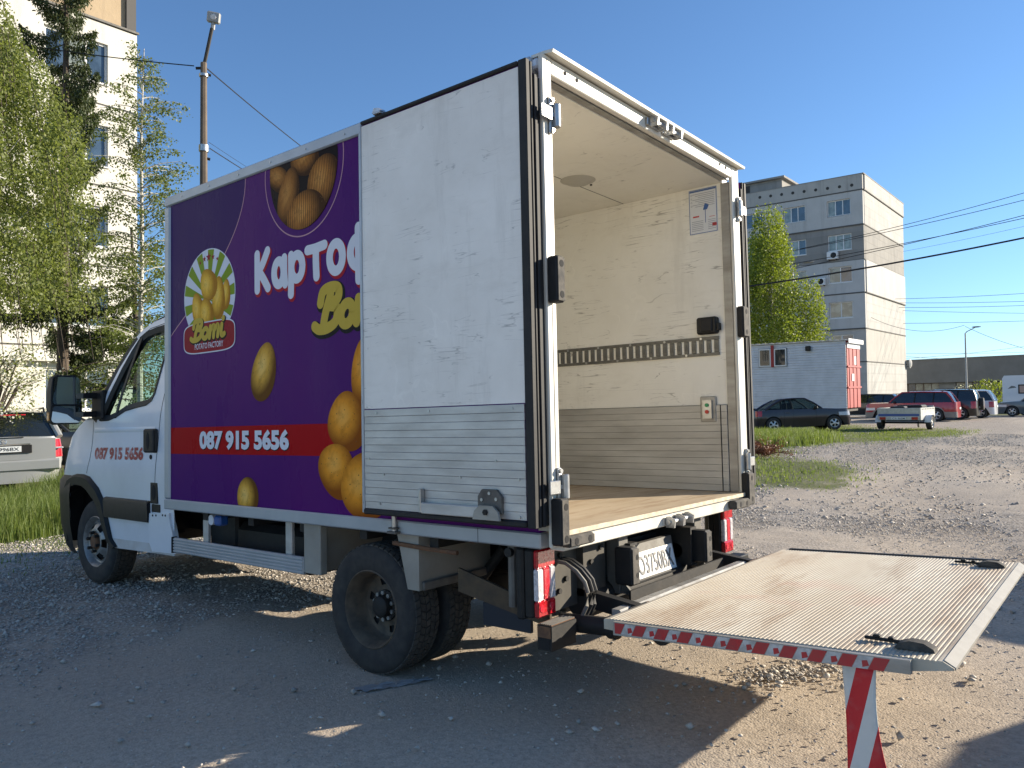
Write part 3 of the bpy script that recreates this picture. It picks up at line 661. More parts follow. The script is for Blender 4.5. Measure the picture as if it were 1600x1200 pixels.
obj('wall_lining', MB().box(.046, .09, .12, 3.36, 1.452, 2.954), M['wall_in'], T, 0); obj('wall_lining', MB().box(.09, 2.125, 3.31, 3.36, .87, 2.954), M['wall_in'], T, 0)
obj('wall_edge', MB().box(2.104, 2.1075, .108, .113, .876, 1.45), M['gap'], T, 0)
M['slat_in'] = mat('worn_grey_planks', (.58,.57,.53), (.27,.255,.23), .5, .3, 7, (.3,.8), bump=.2, stretch=(1,.18,1))
kick = obj('kick_plate', MB().box(2.118, 2.174, .064, 3.355, .869, 1.45), M['gap'], T, 0)
for k in range(13):
    z0 = .875+k*.0442; obj('plank', MB().cbox(2.108+.002*(k % 2), 2.1178, .067, 3.30, z0, z0+.0432, .0014), M['slat_in'], kick)
kl = obj('kick_plate', MB().box(.046, .10, .12, 3.31, .869, 1.45), M['alu_dark'], T, 0)
# tie rail with slots
tr = obj('tie_rail', MB().box(2.1165, 2.1246, .105, 3.25, 1.785, 1.915), M['wall_in'], T, 0)
mb = MB().box(2.108, 2.1164, .105, 3.25, 1.893, 1.915).box(2.108, 2.1164, .105, 3.25, 1.785, 1.805)
M['rail'] = mat('grey_steel_rail', (.12,.118,.105), (.19,.185,.165), .5, .3, 20); obj('rail_flange', mb, M['rail'], tr, 0)
slot_me = None
for k in range(56):
    y = .125+k*.055
    if slot_me is None:
        mb = MB().cbox(2.1085, 2.1164, -.018, .018, 1.806, 1.892, .003).cbox(2.1035, 2.1085, -.006, .006, 1.83, 1.868, .002); slot_me = mesh_of('rail_bar', mb, M['rail'])
    o = bpy.data.objects.new('rail_bar', slot_me); C.objects.link(o); o.parent = tr; o.location = (0, y, 0)
    if k % 5 == 2: obj('bolt', MB().cyl((2.107, y, 1.903), .009, -.004, .0005, 'x', 8), M['steel'], tr)
    if k % 5 == 4: obj('bolt', MB().cyl((2.107, y, 1.796), .009, -.004, .0005, 'x', 8), M['steel'], tr)
jb = obj('junction_box', MB().cbox(2.07, 2.1248, .105, .25, 1.93, 2.045, .01), M['black_plastic'], T); obj('flap', MB().cbox(2.055, 2.0698, .13, .215, 1.945, 2.03, .006), M['black_rub'], jb); obj('clip', MB().cbox(2.07, 2.11, .085, .1045, 1.95, 2.0, .004), M['black_plastic'], jb)
cbx = obj('lift_control', MB().cbox(2.103, 2.1245, .14, .255, 1.335, 1.51, .006), M['alu_dark'], T)
obj('cover', MB().prism([(.165,1.36),(.23,1.36),(.23,1.485),(.165,1.485)], 'x', 2.085, 2.1028), M['steel'], cbx)
obj('button', MB().cyl((2.0845,.197,1.45), .013, -.008, .0, 'x', 12), mat('green_button', (.02,.28,.10), rough=.4), cbx); obj('button', MB().cyl((2.0845,.197,1.405), .013, -.008, .0, 'x', 12), mat('red_button', (.5,.03,.02), rough=.4), cbx)
# instruction sheet on the wall
M['paper'] = mat('instruction_sheet', (.66,.68,.70), rough=.5); M['ink_blue'] = mat('blue_ink', (.05,.12,.32), rough=.6); M['ink_red'] = mat('red_ink', (.5,.05,.05), rough=.6); M['ink_grey'] = mat('grey_ink', (.25,.27,.32), rough=.6)
sh = obj('instruction_sheet', MB().box(2.1205, 2.1247, .092, .298, 2.628, 2.94), M['paper'], T, 0)
mb = MB(); 
for z0, z1, y0, y1 in ((2.922,2.932,.10,.29),(2.632,2.936,.0945,.0985),(2.632,2.936,.2915,.2955),(2.631,2.635,.0945,.2955),(2.934,2.938,.0945,.2955)): mb.box(2.1197,2.1204,y0,y1,z0,z1)
mb.add([(2.1195,.165,2.79),(2.1195,.195,2.79),(2.1195,.18,2.835),(2.1195,.15,2.82)], [(0,1,2,3)]).box(2.1195,2.1203,.176,.180,2.70,2.79)
obj('print', mb, M['ink_blue'], sh, 0)
mb = MB()
for k in range(8): mb.box(2.1197,2.1204,.11,.27-.02*(k % 3),2.905-k*.0125,2.908-k*.0125)
for k in range(6): mb.box(2.1197,2.1204,.195,.28,2.715-k*.0125,2.718-k*.0125).box(2.1197,2.1204,.105,.16,2.715-k*.0125,2.718-k*.0125)
for k in range(4): mb.lathe([(.004,-.0002),(.006,-.0002)], (2.1203,.278,2.903-k*.025), 'x', 10)
obj('print', mb, M['ink_grey'], sh, 0)
obj('print', MB().box(2.1197,2.1204,.225,.27,2.745,2.755).box(2.1197,2.1204,.10,.13,2.67,2.69).box(2.1197,2.1204,.11,.15,2.735,2.738), M['ink_red'], sh, 0)

# ---- open cargo doors, folded back along the sides
def cargo_door(sx, full=True):
    """sx=-1 left; built for the left, mirrored for the right"""
    def X(a, b): return (a, b) if sx < 0 else (W-b, W-a)
    y0, y1, z0, z1 = .028, 1.112, .918, 2.962
    xs = X(-.125, -.072)
    d = obj('cargo_door', MB().box(*xs, y0, y1, z0, z1), V['purple'], T, 0)
    d['label'] = 'left cargo door folded open showing its scuffed white lining' if sx < 0 else 'right cargo door folded back against the far side'
    xi = X(-.1285, -.1252)
    lin = obj('door_lining', MB().box(*xi, y0+.004, y1-.012, 1.447, z1-.006), M['door_in'], d, 0)
    n = 14; hh = (1.443-.932)/n
    for k in range(n):
        q = X(-.1325-.0015*(k % 2), -.1252); zz = .932+k*hh
        obj('slat', MB().cbox(*q, y0+.006, y1-.016, zz, zz+hh-.0010, .0012), M['alu'], d)
    for (yy, zz) in ((.1,1.425),(.62,1.425),(1.0,1.425),(.07,1.11),(.42,1.11),(.95,1.11),(.07,.945),(.98,.96),(.2,1.19),(1.06,1.19)):
        q = X(-.137,-.134); obj('screw', MB().cyl(((q[0]+q[1])/2, yy, zz), .006, -.0018, .0018, 'x', 8), M['steel'], d)
    obj('edge_trim', MB().cbox(*X(-.135,-.066), y1-.0115, y1+.007, z0-.010, z1+.004, .003), M['grey_alu'], d)
    for k in range(16): 
        q = X(-.138,-.134); obj('rivet', MB().cyl(((q[0]+q[1])/2, y1-.003, .96+k*.131), .0035, -.0015, .0015, 'x', 6), M['steel'], d)
    obj('seal', MB().cbox(*X(-.14,-.066), y0+.002, y1-.012, z1+.0005, z1+.02, .006), M['black_rub'], d)
    obj('seal', MB().cbox(*X(-.145,-.062), y0+.002, y1-.012, z0-.016, z0+.012, .006), M['black_rub'], d)
    for i, (a, b, yy, m) in enumerate(((-.137,-.109,-.018,'black_rub'),(-.106,-.101,-.004,'vio'),(-.098,-.084,-.014,'black_rub'),(-.081,-.076,-.002,'vio'),(-.073,-.052,-.016,'black_rub'),(-.045,-.012,-.004,'black_rub'))):
        obj('seal', MB().cbox(*X(a, b), yy, y0-.001+(.03 if i == 5 else 0), z0-.018, z1+.02-(.05 if i > 3 else 0), .003), V['purple'] if m == 'vio' else M['black_rub'], d)
    for zz in (1.07, 2.765):                                  # hinge: knuckle on the post, leaf to the door
        h = obj('hinge', MB().cyl((.055 if sx < 0 else W-.055, -.046, zz), .018, -.055, .055, 'z', 14, .004), M['steel'], d)
        a, b = X(.018, .048); obj('leaf', MB().cbox(a, b, -.034, -.0212, zz-.085, zz+.085, .004), M['steel'], h)
        for q in (-.07, 0, .07): obj('bolt', MB().cyl(((a+b)/2, -.034, zz+q), .011, -.010, .0, 'y', 6), M['steel'], h)
        a, b = X(-.06, .02); obj('leaf', MB().cbox(a, b, -.046, -.0365, zz-.03, zz+.03, .003), M['steel'], h)
    q = X(-.15,-.105); cm = obj('lock_cam', MB().cbox(*q, .93, .985, z1+.02, z1+.035, .004), M['steel'], d); obj('claw', MB().prism([(.925,z1+.03),(.99,z1+.03),(.975,z1+.055),(.94,z1+.048)], 'x', *q), M['steel'], cm)
    if full:                                                  # inside release lever near the bottom
        lv_ = obj('release_lever', MB().cbox(-.166, -.148, .255, .655, .932, .985, .004), M['alu'], d)
        obj('hub_plate', MB().prism([(.16,.955),(.30,.955),(.30,1.03),(.275,1.062),(.19,1.062),(.16,1.03)], 'x', -.150, -.1335), M['grime_metal'], lv_)
        obj('hub', MB().prism([(.15,.928),(.31,.928),(.30,.965),(.27,.992),(.19,.992),(.16,.965)], 'x', -.178, -.1665), M['alu_dark'], lv_)
        obj('bolt', MB().cyl((-.178, .23, .963), .014, -.008, .002, 'x', 6), M['dark_metal'], lv_)
        for yy, zz in ((.19,1.02),(.23,1.045),(.275,1.015)): obj('bolt', MB().cyl((-.151, yy, zz), .008, -.003, .002, 'x', 8), M['steel'], lv_)
        obj('stop_pin', MB().cbox(-.166, -.136, .655, .671, .935, 1.05, .003), M['steel'], lv_)
        hk = obj('door_holdback', MB().cyl((-.03, .99, .828), .013, -.03, .06, 'z', 10), M['steel'], d); obj('plate', MB().cbox(-.055,-.0165,.955,1.025,.795,.808,.003).cbox(-.05,-.02,.962,1.018,.818,.828,.003), M['grime_metal'], hk)
    return d
cargo_door(-1); cargo_door(1, False)
dh = obj('door_handle', MB().prism([(1.28,-.06),(1.28,.03),(1.40,.09),(1.43,.09),(1.36,.0),(1.30,-.06)], 'x', W+.135, W+.15), M['steel'], T)

# ---- rubber dock buffers
def buffer_block(x0, x1, y0, y1, z0, z1, holes, m='black_rub'):
    o = obj('dock_buffer', MB().cbox(x0, x1, y0, y1, z0, z1, .008), M[m], T)
    obj('face', MB().cbox(x0+.004, x1-.004, y0-.003, y0+.001, z0+.006, z1-.006, .002), M['worn_rub'], o)
    for hx, hz in holes: obj('bolt_hole', MB().lathe([(0,.0),(.016,0.),(.017,.004)], (hx, y0-.0042, hz), 'y', 12), M['gap'], o)
    return o
buffer_block(-.020, .040, -.080, -.0215, 1.895, 2.105, [(.012,1.93),(.012,2.07)]); buffer_block(2.112, 2.20, -.068, -.0215, 1.895, 2.10, [(2.16,1.93),(2.16,2.065)])
buffer_block(-.033, .027, -.082, -.0215, .815, 1.022, [(.0,.845),(.0,.985)]); buffer_block(2.095, 2.19, -.072, -.0215, .79, 1.0, [(2.145,.83),(2.145,.965)])
buffer_block(.032, .232, -.080, -.0265, .800, .849, [(.08,.825),(.19,.825)], 'worn_rub'); buffer_block(1.86, 2.085, -.080, -.0265, .785, .840, [(1.93,.812),(2.03,.812)], 'worn_rub')

# ---- wheels
def polar_disc(prof, c, n=60, holes=6, h_r=None, h_w=.2, ph=0., axis=1):
    """surface of revolution about x with real openings"""
    mb = MB(); vs = []; fs = []
    for r, a in prof:
        for k in range(n): t = 2*math.pi*k/n; vs.append((c[0]+a, c[1]+r*math.cos(t), c[2]+r*math.sin(t)))
    for i in range(len(prof)-1):
        rm = (prof[i][0]+prof[i+1][0])/2
        for k in range(n):
            t = 2*math.pi*(k+.5)/n
            if h_r and h_r[0] < rm < h_r[1]:
                s = (t-ph) % (2*math.pi/holes); s = min(s, 2*math.pi/holes-s)
                edge = .75 if (rm < h_r[0]+.012 or rm > h_r[1]-.012) else 1.
                if s < h_w*edge: continue
            fs.append((i*n+k, i*n+(k+1) % n, (i+1)*n+(k+1) % n, (i+1)*n+k))
    return mb.add(vs, fs)
M['tyre'] = mat('tyre_rubber', (.022,.022,.023), (.05,.047,.042), .82, 0, 14, (.4,.75), bump=.25)
M['tread'] = mat('dusty_tread', (.045,.042,.038), (.085,.077,.065), .9, 0, 25, (.35,.7), bump=.3)
M['rim_silver'] = mat('silver_wheel', (.34,.335,.325), (.17,.155,.14), .45, .5, 16, (.4,.75), bump=.15)
M['rim_rust'] = mat('grimy_wheel', (.085,.07,.055), (.19,.145,.10), .75, .25, 14, (.35,.75), bump=.3)
def tyre_mesh(Rr=.355, wd=.2, rr=.208):
    k = Rr/.355
    prof = [(rr-.01,.02),(rr,.006),(rr+.014,.0),(.262*k,-.007),(.308*k,-.006),(.330*k,.004),(.343*k,.016),(.347*k,.03),(.347*k,wd-.03),(.343*k,wd-.016),(.330*k,wd-.004),(.30*k,wd+.005),(rr+.014,wd),(rr,wd-.006),(rr-.01,wd-.02)]
    return MB().lathe(prof, (0,0,0), 'x', 56)
def tread_mesh(Rr=.355, wd=.2, n=54):
    mb = MB(); ribs = 5; g = .006; w0 = .016; rw = (wd-2*w0-(ribs-1)*g)/ribs
    for j in range(ribs):
        a0 = w0+j*(rw+g); a1 = a0+rw
        for k in range(n):
            t0 = 2*math.pi*(k+.10+.33*(j % 3))/n; t1 = t0+2*math.pi*.80/n; sk = .25*2*math.pi/n*(1 if j % 2 else -1)
            dr = -.006 if j in (0, ribs-1) else 0
            vs = []
            for r in (Rr-.010, Rr+.0):
                for a, t in ((a0,t0),(a1,t0+sk),(a1,t1+sk),(a0,t1)):
                    q = r+(dr if ((j == 0 and a == a0) or (j == ribs-1 and a == a1)) else 0); vs.append((a, q*math.cos(t), q*math.sin(t)))
            mb.add(vs, [(4,5,6,7),(0,1,5,4),(1,2,6,5),(2,3,7,6),(3,0,4,7)])
    return mb
TY = mesh_of('tyre', tyre_mesh(), M['tyre']); TD = mesh_of('tread', tread_mesh(), M['tread'], 20)
def link(name, me, parent, loc=(0,0,0), rot=(0,0,0)):
    o = bpy.data.objects.new(name, me); C.objects.link(o); o.parent = parent; o.location = loc; o.rotation_euler = rot; return o
def nuts(n, r, a, rad=.012, ln=.02): 
    mb = MB()
    for k in range(n): t = 2*math.pi*k/n+.3; mb.cyl((0, r*math.cos(t), r*math.sin(t)), rad, a-ln, a, 'x', 6)
    return mb
rear_rim = mesh_of('rim', polar_disc([(.214,.004),(.208,-.002),(.200,.008),(.196,.03),(.186,.045),(.182,.09),(.176,.115),(.168,.126),(.150,.131),(.138,.132),(.126,.132),(.114,.131),(.10,.128),(.085,.122),(.06,.12)], (0,0,0), 60, 6, (.108,.156), .17, .25), M['rim_rust'])
hub_r = mesh_of('hub', MB().lathe([(.088,.124),(.086,.112),(.062,.108),(.058,.07),(.050,.062),(.03,.058),(.0,.057)], (0,0,0), 'x', 24), M['dark_metal'])
nut_r = mesh_of('wheel_nut', MB().cyl((0,.073,0), .012, .092, .112, 'x', 6), M['steel'])
front_rim = mesh_of('rim', polar_disc([(.214,.004),(.208,-.002),(.200,.006),(.190,.025),(.182,.045),(.172,.048),(.160,.035),(.150,.022),(.138,.012),(.126,.004),(.112,-.002),(.098,-.005),(.088,-.002),(.084,.006),(.06,.012)], (0,0,0), 60, 6, (.106,.158), .26, .1), M['rim_silver'])
hub_f = mesh_of('hub', MB().lathe([(.084,.008),(.060,.01),(.054,-.012),(.046,-.02),(.0,-.02)], (0,0,0), 'x', 24), M['rust'])
nut_f = mesh_of('wheel_nut', MB().cyl((0,.078,0), .013, -.035, 0, 'x', 6), M['dark_metal'])
back_me = mesh_of('brake_drum', MB().lathe([(0,.07),(.165,.07),(.165,.17),(0,.17)], (0,0,0), 'x', 24), M['gap'])
def wheel(x, y, z, kind, flip=False, toe=0):
    w_ = link('wheel', TY, T, (x, y, z), (0, 0, toe+(math.pi if flip else 0)))
    link('tread', TD, w_)
    if kind == 'rear': link('rim', rear_rim, w_); link('hub', hub_r, w_); [link('wheel_nut', nut_r, w_, rot=(2*math.pi*k/10+.3, 0, 0)) for k in range(10)]
    elif kind == 'front': link('rim', front_rim, w_); link('hub', hub_f, w_); [link('wheel_nut', nut_f, w_, rot=(2*math.pi*k/6+.3, 0, 0)) for k in range(6)]
    link('brake_drum', back_me, w_, (.075 if kind == 'rear' else 0, 0, 0))
    return w_
wheel(.03, 1.26, .355, 'rear'); wheel(.285, 1.26, .355, 'inner'); wheel(W-.03, 1.26, .355, 'rear', True); wheel(W-.285, 1.26, .355, 'inner', True)
zf_ = .355+gz(.2,4.82); wheel(.115, 4.84, zf_, 'front', False, R(2)); wheel(W-.115, 4.84, zf_, 'front', True, R(2))

# ---- chassis and underbody
for x in (.72, 1.42): obj('chassis_rail', MB().prism([(x,.50),(x+.075,.50),(x+.075,.515),(x+.012,.515),(x+.012,.705),(x+.075,.705),(x+.075,.72),(x,.72)], 'y', .02, 4.9), M['dark_metal'], T, 20)
for y in (.25, .9, 1.7, 2.6, 3.4): obj('cross_member', MB().box(.80, 1.42, y, y+.08, .56, .68), M['dark_metal'], T, 0)
for y in (.2, .75, 1.3, 1.85, 2.4, 2.95): obj('floor_bearer', MB().box(.05, W-.05, y, y+.06, .73, .788), M['dark_metal'], T, 0)
obj('underfloor', MB().box(.05, W-.05, .06, 3.36, .79, .83), M['dark_metal'], T, 0)
ax = obj('rear_axle', MB().cyl((0,1.26,.355), .055, .5, 1.72, 'x', 14).ell((1.11,1.26,.36), .17, .17, .16, 16, 10), M['dark_metal'], T)
for x in (.60, 1.55):
    for k in range(3): obj('leaf_spring', MB().grid([[(x+d, 1.26+(.62-.12*k)*s, .44+.016*k+.10*abs(s)**2*(1-.2*k)) for s in (-1,-.6,-.3,0,.3,.6,1)] for d in (0,.07)]), M['dark_metal'], T)
obj('shock_absorber', MB().tube([(.55,1.0,.36),(.58,.75,.66)], .03, 10), M['dark_metal'], T)
obj('fuel_tank', MB().cbox(.25, .68, 2.1, 2.95, .40, .70, .05), M['black_plastic'], T); obj('exhaust', MB().tube([(1.62,4.2,.45),(1.6,3.0,.45),(1.6,2.0,.46)], [.04,.04,.04], 10).cyl((1.6,2.2,.46), .1, 0, .7, 'y', 16, .02), M['grime_metal'], T)
obj('gearbox', MB().cbox(.86, 1.36, 3.3, 4.6, .40, .70, .08), M['dark_metal'], T); obj('drive_shaft', MB().tube([(1.11,3.3,.5),(1.11,1.4,.4)], .035, 10), M['dark_metal'], T)
obj('front_axle', MB().box(.35, W-.35, 4.74, 4.92, .36, .46), M['dark_metal'], T, 0)
obj('tool_box', MB().cbox(1.72, 2.12, 1.95, 3.35, .46, .775, .02), M['black_plastic'], T); obj('air_tank', MB().cyl((1.0,2.0,.6), .13, 0, .4, 'x', 16, .03), M['dark_metal'], T); obj('battery_box', MB().cbox(.30,.70,3.0,3.36,.45,.775,.02), M['black_plastic'], T)
# side guard
sg = obj('side_guard', MB().cbox(.035, .06, 1.86, 3.385, .478, .582, .004), M['grey_alu'], T)
for k in range(5): obj('rib', MB().cbox(.028, .036, 1.862, 3.383, .482+k*.0205, .496+k*.0205, .003), M['grey_alu'], sg)
obj('end_cap', MB().cbox(.024, .064, 3.386, 3.40, .472, .588, .003), M['black_plastic'], sg)
for y in (3.02, 2.06): obj('guard_bracket', MB().cbox(.065, .09, y-.045, y+.02, .50, .79, .004), M['alu'], T)
obj('guard_bracket', MB().cbox(.04, .09, 1.70, 1.86, .49, .79, .004), M['mud'], T)
fcp = obj('filler_neck', MB().cyl((.075, 2.92, .735), .035, -.02, .03, 'x', 14), M['white'], T); obj('cap', MB().cbox(.05,.12,2.80,2.88,.70,.77,.012), mat('blue_cap', (.02,.09,.32), rough=.4), fcp)
obj('holder', MB().cbox(.06,.13,2.74,3.0,.77,.787,.004), M['grime_metal'], T)
# front mudguard plate and rear mud box round the twin tyres
obj('mudguard', MB().prism([(1.70,.788),(1.86,.788),(1.80,.495),(1.765,.495)], 'x', .045, .55), M['mud'], T)
mg = obj('mudguard', MB().prism([(1.035,.788),(.872,.788),(.872,.50),(.958,.50)], 'x', .03, .045).box(.0455, .60, .872, .885, .50, .788).box(.585,.60,.886,1.0,.50,.788), M['mud'], T)
obj('hem', MB().cbox(.045, .60, .852, .8715, .50, .545, .006), M['grime_metal'], mg); obj('cross_rod', MB().tube([(.02,1.05,.735),(.02,.80,.725),(.03,.60,.72)], .012, 8).tube([(.02,1.05,.735),(.2,.85,.735),(.42,.84,.725)], .011, 8), M['rust'], mg)
obj('clamp', MB().ell((.42,.84,.725), .04, .03, .03, 10, 6).tube([(.42,.84,.725),(.62,.83,.73)], .018, 8), M['rust'], mg)
obj('mudguard', MB().box(W-.60, W-.03, .872, .885, .50, .788).box(W-.045, W-.03, .886, 1.03, .50, .788), M['mud'], T)
obj('wheel_arch', MB().box(.05, .62, 1.0, 1.72, .775, .787), M['dark_metal'], T, 0)
for s_ in (0, 1):
    def mx(a, b): return (a, b) if not s_ else (W-b, W-a)
    ya = .12
    hl = obj('tail_light', MB().cbox(*mx(.012,.158), ya, ya+.05, .468, .778, .008), M['black_plastic'], T)
    hl['label'] = 'left tail light cluster on its black bracket' if not s_ else 'right tail light cluster beyond the lift'
    y2 = ya-.028
    obj('lens', MB().cbox(*mx(.014,.156), y2, ya-.0005, .690, .776, .008), M['lens_red'], hl); obj('lens', MB().cbox(*mx(.014,.156), y2, ya-.0005, .470, .5445, .008), M['lens_red'], hl)
    obj('lens', MB().cbox(*mx(.014,.062), y2, ya-.0005, .545, .6895, .006), M['lens_white'], hl); obj('lens', MB().cbox(*mx(.112,.156), y2, ya-.0005, .545, .6895, .006), M['lens_white'], hl); obj('lens', MB().cbox(*mx(.0625,.1115), y2, ya-.0005, .545, .6895, .006), M['lens_bright'], hl)
    for q in (.045, .12): obj('reflector', MB().lathe([(0,-.004),(.016,-.003),(.018,0)], (q if not s_ else W-q, y2, .51), 'y', 14), M['lens_bright'], hl)
    obj('housing', MB().cbox(*mx(.005,.150), ya+.0505, ya+.095, .455, .785, .01), M['black_plastic'], T)
    tb = obj('light_bracket', MB().tube([(.045 if not s_ else W-.045, ya+.14, .79),(.045 if not s_ else W-.045, ya+.14, .50)], .022, 10), M['grime_metal'], T); obj('bolt', MB().cyl((.02 if not s_ else W-.02, ya+.14, .755), .022, -.012, .01, 'x', 12), M['black_plastic'], tb)
# underrun stubs and rusty beam
ub = obj('underrun_bar', MB().prism([(.0,.345),(.08,.345),(.08,.455),(.0,.455)], 'x', -.012, .175), M['black_plastic'], T)
obj('lip', MB().box(-.016,.176,-.0035,-.0005,.385,.452), M['dark_metal'], ub, 0); obj('bore', MB().box(-.0135,-.0125,.012,.070,.352,.400), M['gap'], ub, 0); obj('end_plate', MB().box(-.0165,-.0126,.004,.076,.402,.452), M['rust'], ub, 0)
obj('top_plate', MB().box(-.01,.172,.002,.076,.4555,.459), M['rust'], ub, 0)
for k in range(6): obj('step_rib', MB().box(-.01,.172,.004+k*.011,.008+k*.011,.4592,.4625), M['grime_metal'], ub, 0)
obj('underrun_beam', MB().prism([(.12,.40),(.7,.50),(.7,.62),(.12,.48)], 'x', .14, .155), mat('brown_grime', (.075,.055,.038), (.12,.085,.05), .9, .1, 12, bump=.3), T)
obj('mud_flap', MB().box(.16,.18,.25,.55,.35,.46), mat('blue_flap', (.010,.014,.025), rough=.6), T, 0)
obj('underrun_bar', MB().cbox(W-.22, W+.01, .0, .105, .345, .455, .006), M['black_plastic'], T)
# tail lift frame
lf = obj('lift_frame', MB().box(.20, .62, .14, .155, .46, .772).box(.40,.60,.10,.1395,.50,.77), mat('lift_plate', (.075,.068,.055), (.045,.04,.034), .7, .15, 6, bump=.25), T, 0)
for x, z in ((.25,.72),(.30,.60),(.46,.66),(.46,.56),(.55,.72),(.24,.55)): obj('bolt', MB().cyl((x, .10 if x > .4 else .14, z), .014, -.014, 0, 'y', 6), M['dark_metal'], lf)
for x in (.655, 1.535): obj('lift_upright', MB().cbox(x, x+.095, .05, .125, .47, .775, .004), M['grime_metal'], T); obj('gusset', MB().prism([(.125,.47),(-.02,.47),(.05,.54)], 'x', x+.02, x+.035), M['grime_metal'], T)
def block2(x0, x1, z0, z1):
    o = obj('dock_buffer', MB().cbox(x0, x1, -.055, .049, z0, z1, .010), M['black_rub'], T); obj('face', MB().cbox(x0+.006, x1-.006, -.058, -.054, z0+.008, z1-.008, .002), M['worn_rub'], o)
    for z in (z0+.05, z1-.05): obj('bolt_hole', MB().lathe([(0,0.),(.014,0.),(.015,.003)], ((x0+x1)/2+.012, -.059, z), 'y', 12), M['gap'], o)
block2(.605, .680, .528, .718); block2(1.465, 1.545, .512, .70)
obj('lift_tube', MB().cyl((0,.16,.455), .085, .46, 1.80, 'x', 18), M['dark_metal'], T); obj('pump_box', MB().cbox(.78, 1.44, .28, .62, .42, .74, .02), M['black_plastic'], T); obj('motor', MB().cyl((1.46,.12,.58), .055, -.04, .12, 'x', 16, .012), M['black_plastic'], T)
cp = obj('lift_cross_profile', MB().prism([(-.12,.435),(-.20,.435),(-.205,.452),(-.18,.470),(-.16,.488),(-.12,.488)], 'x', .30, 1.85), M['alu_dark'], T); obj('groove', MB().box(.302,1.848,-.1745,-.1715,.4755,.480), M['gap'], cp, 0)
obj('sun_block_plate', MB().box(.63, 1.86, -.03, -.018, .36, .50), M['dark_metal'], T, 0)  # plate added to stop sun slipping through between platform and cross profile
# number plate
pt = obj('plate_holder', MB().prism([(.155,.445),(.092,.465),(.128,.675),(.16,.675)], 'x', .76, 1.38), M['grime_metal'], T)
def plate_map(u, v, d=0.): return (.832+u*.52, .085+v*.03-d, .497+v*.135)
npl = obj('number_plate', MB().add([plate_map(0,0,.004),plate_map(1,0,.004),plate_map(1,1,.004),plate_map(0,1,.004),plate_map(0,0,.0),plate_map(1,0,0),plate_map(1,1,0),plate_map(0,1,0)], [(0,1,2,3),(4,7,6,5),(0,4,5,1),(1,5,6,2),(2,6,7,3),(3,7,4,0)]), M['plate'], T, 0)
lettering('CO3750BX', lambda u, v: plate_map(.05+.90*u, .12+.74*v, .0075), M['plate_grey_txt'], npl, .008)
obj('clip', MB().box(.832,1.352,.066,.075,.482,.489), M['black_plastic'], npl, 0)
# hoses and cylinders
for i, (a, b) in enumerate(((.20,.03),(.235,.045),(.26,.0))): obj('hydraulic_hose', MB().tube([(a,.12,.70),(a+.005,.07,.695),(a+.02,.02,.66),(a+.04,-.012,.61),(a+.05,-.022,.56),(a+.045,-.018,.50),(a+.03,.0,.45),(a+.02+b*.5,.03,.42),(a+b,.06,.40)], .010+.002*i, 8), M['black_rub'] if i else M['grime_metal'], T)
for x in (.235, 1.95):
    cy = obj('lift_cylinder', MB().tube([(x,.12,.41),(x,-.17,.425)], .042, 16).tube([(x,-.15,.424),(x,-.19,.426)], .052, 16), M['dark_metal'], T); obj('rod', MB().tube([(x,-.19,.426),(x,-.40,.44)], .016, 10), M['steel'], cy); obj('eye', MB().cyl((x,-.42,.44), .05, -.03, .03, 'x', 16), M['dark_metal'], cy)
for x in (.40, 1.78): obj('lift_arm', MB().prism([(.16,.54),(.16,.46),(-.30,.40),(-.46,.42),(-.46,.47),(-.30,.48)], 'x', x, x+.05), M['dark_metal'], T); obj('pivot', MB().cyl((x+.02,-.21,.478), .022, -.07, .07, 'x', 12), M['rust'], T)
# platform
PY0, PY1, PX0, PX1 = -.222, -1.56, .068, 2.185
def pz(y): return .508+(PY0-y)*.031
dk_t = NT('ribbed_deck'); cc = dk_t.mix(dk_t.ramp(dk_t.noise(1.7, 6, .65, stretch=(.55,1.6,1)), [(.36,0.),(.70,.85)]), (.52,.475,.385), (.40,.325,.23))
cc = dk_t.mix(dk_t.ramp(dk_t.noise(3.2, 6, .7, stretch=(.3,1.2,1)), [(.52,0.),(.70,.8)]), cc, (.27,.175,.10)); cc = dk_t.mix(dk_t.ramp(dk_t.noise(1.2, 3), [(.62,0.),(.72,.45)]), cc, (.45,.20,.15))
dk_t.col(cc).set(Roughness=.62, Metallic=.0).bump(dk_t.noise(60, 4, stretch=(.2,1,1)), .15, .002)
n = 78; prof = []
for k in range(n):
    y0 = PY0-.02-k*(1.28/n); h = 1.28/n
    for q, z in ((0,.0),(.30,.0),(.42,.0018),(.88,.0018)): y = y0-q*h; prof.append((y, pz(y)+z))
prof = [(PY0, pz(PY0)-.004)]+prof+[(PY1+.032, pz(PY1)+.0),(PY1, pz(PY1)-.018),(PY1, pz(PY1)-.024),(PY1+.14, pz(PY1)-.05),(-.5, pz(-.5)-.062),(PY0, pz(PY0)-.045)]
plat = obj('lift_platform', MB().prism(prof, 'x', PX0, PX1), dk_t.m, T, 20); plat['label'] = 'ribbed aluminium tail lift platform lowered behind the truck'
M['tip'] = mat('bright_edge', (.30,.285,.25), (.23,.215,.19), .55, .1, 9)
obj('tip_edge', MB().prism([(PY1+.03, pz(PY1)+.0035),(PY1-.003, pz(PY1)-.016),(PY1-.003, pz(PY1)-.026),(PY1+.03,pz(PY1)-.004)], 'x', PX0+.01, PX1-.01), M['tip'], plat)
e0, e1 = -.285, -1.435
mbe = MB().prism([(e0, pz(e0)-.058),(e0, pz(e0)-.002),(e1, pz(e1)-.002),(e1, pz(e1)-.048)], 'x', .040, PX0-.0005); es = obj('edge_strip', mbe, M['alu_dark'], plat, 0)
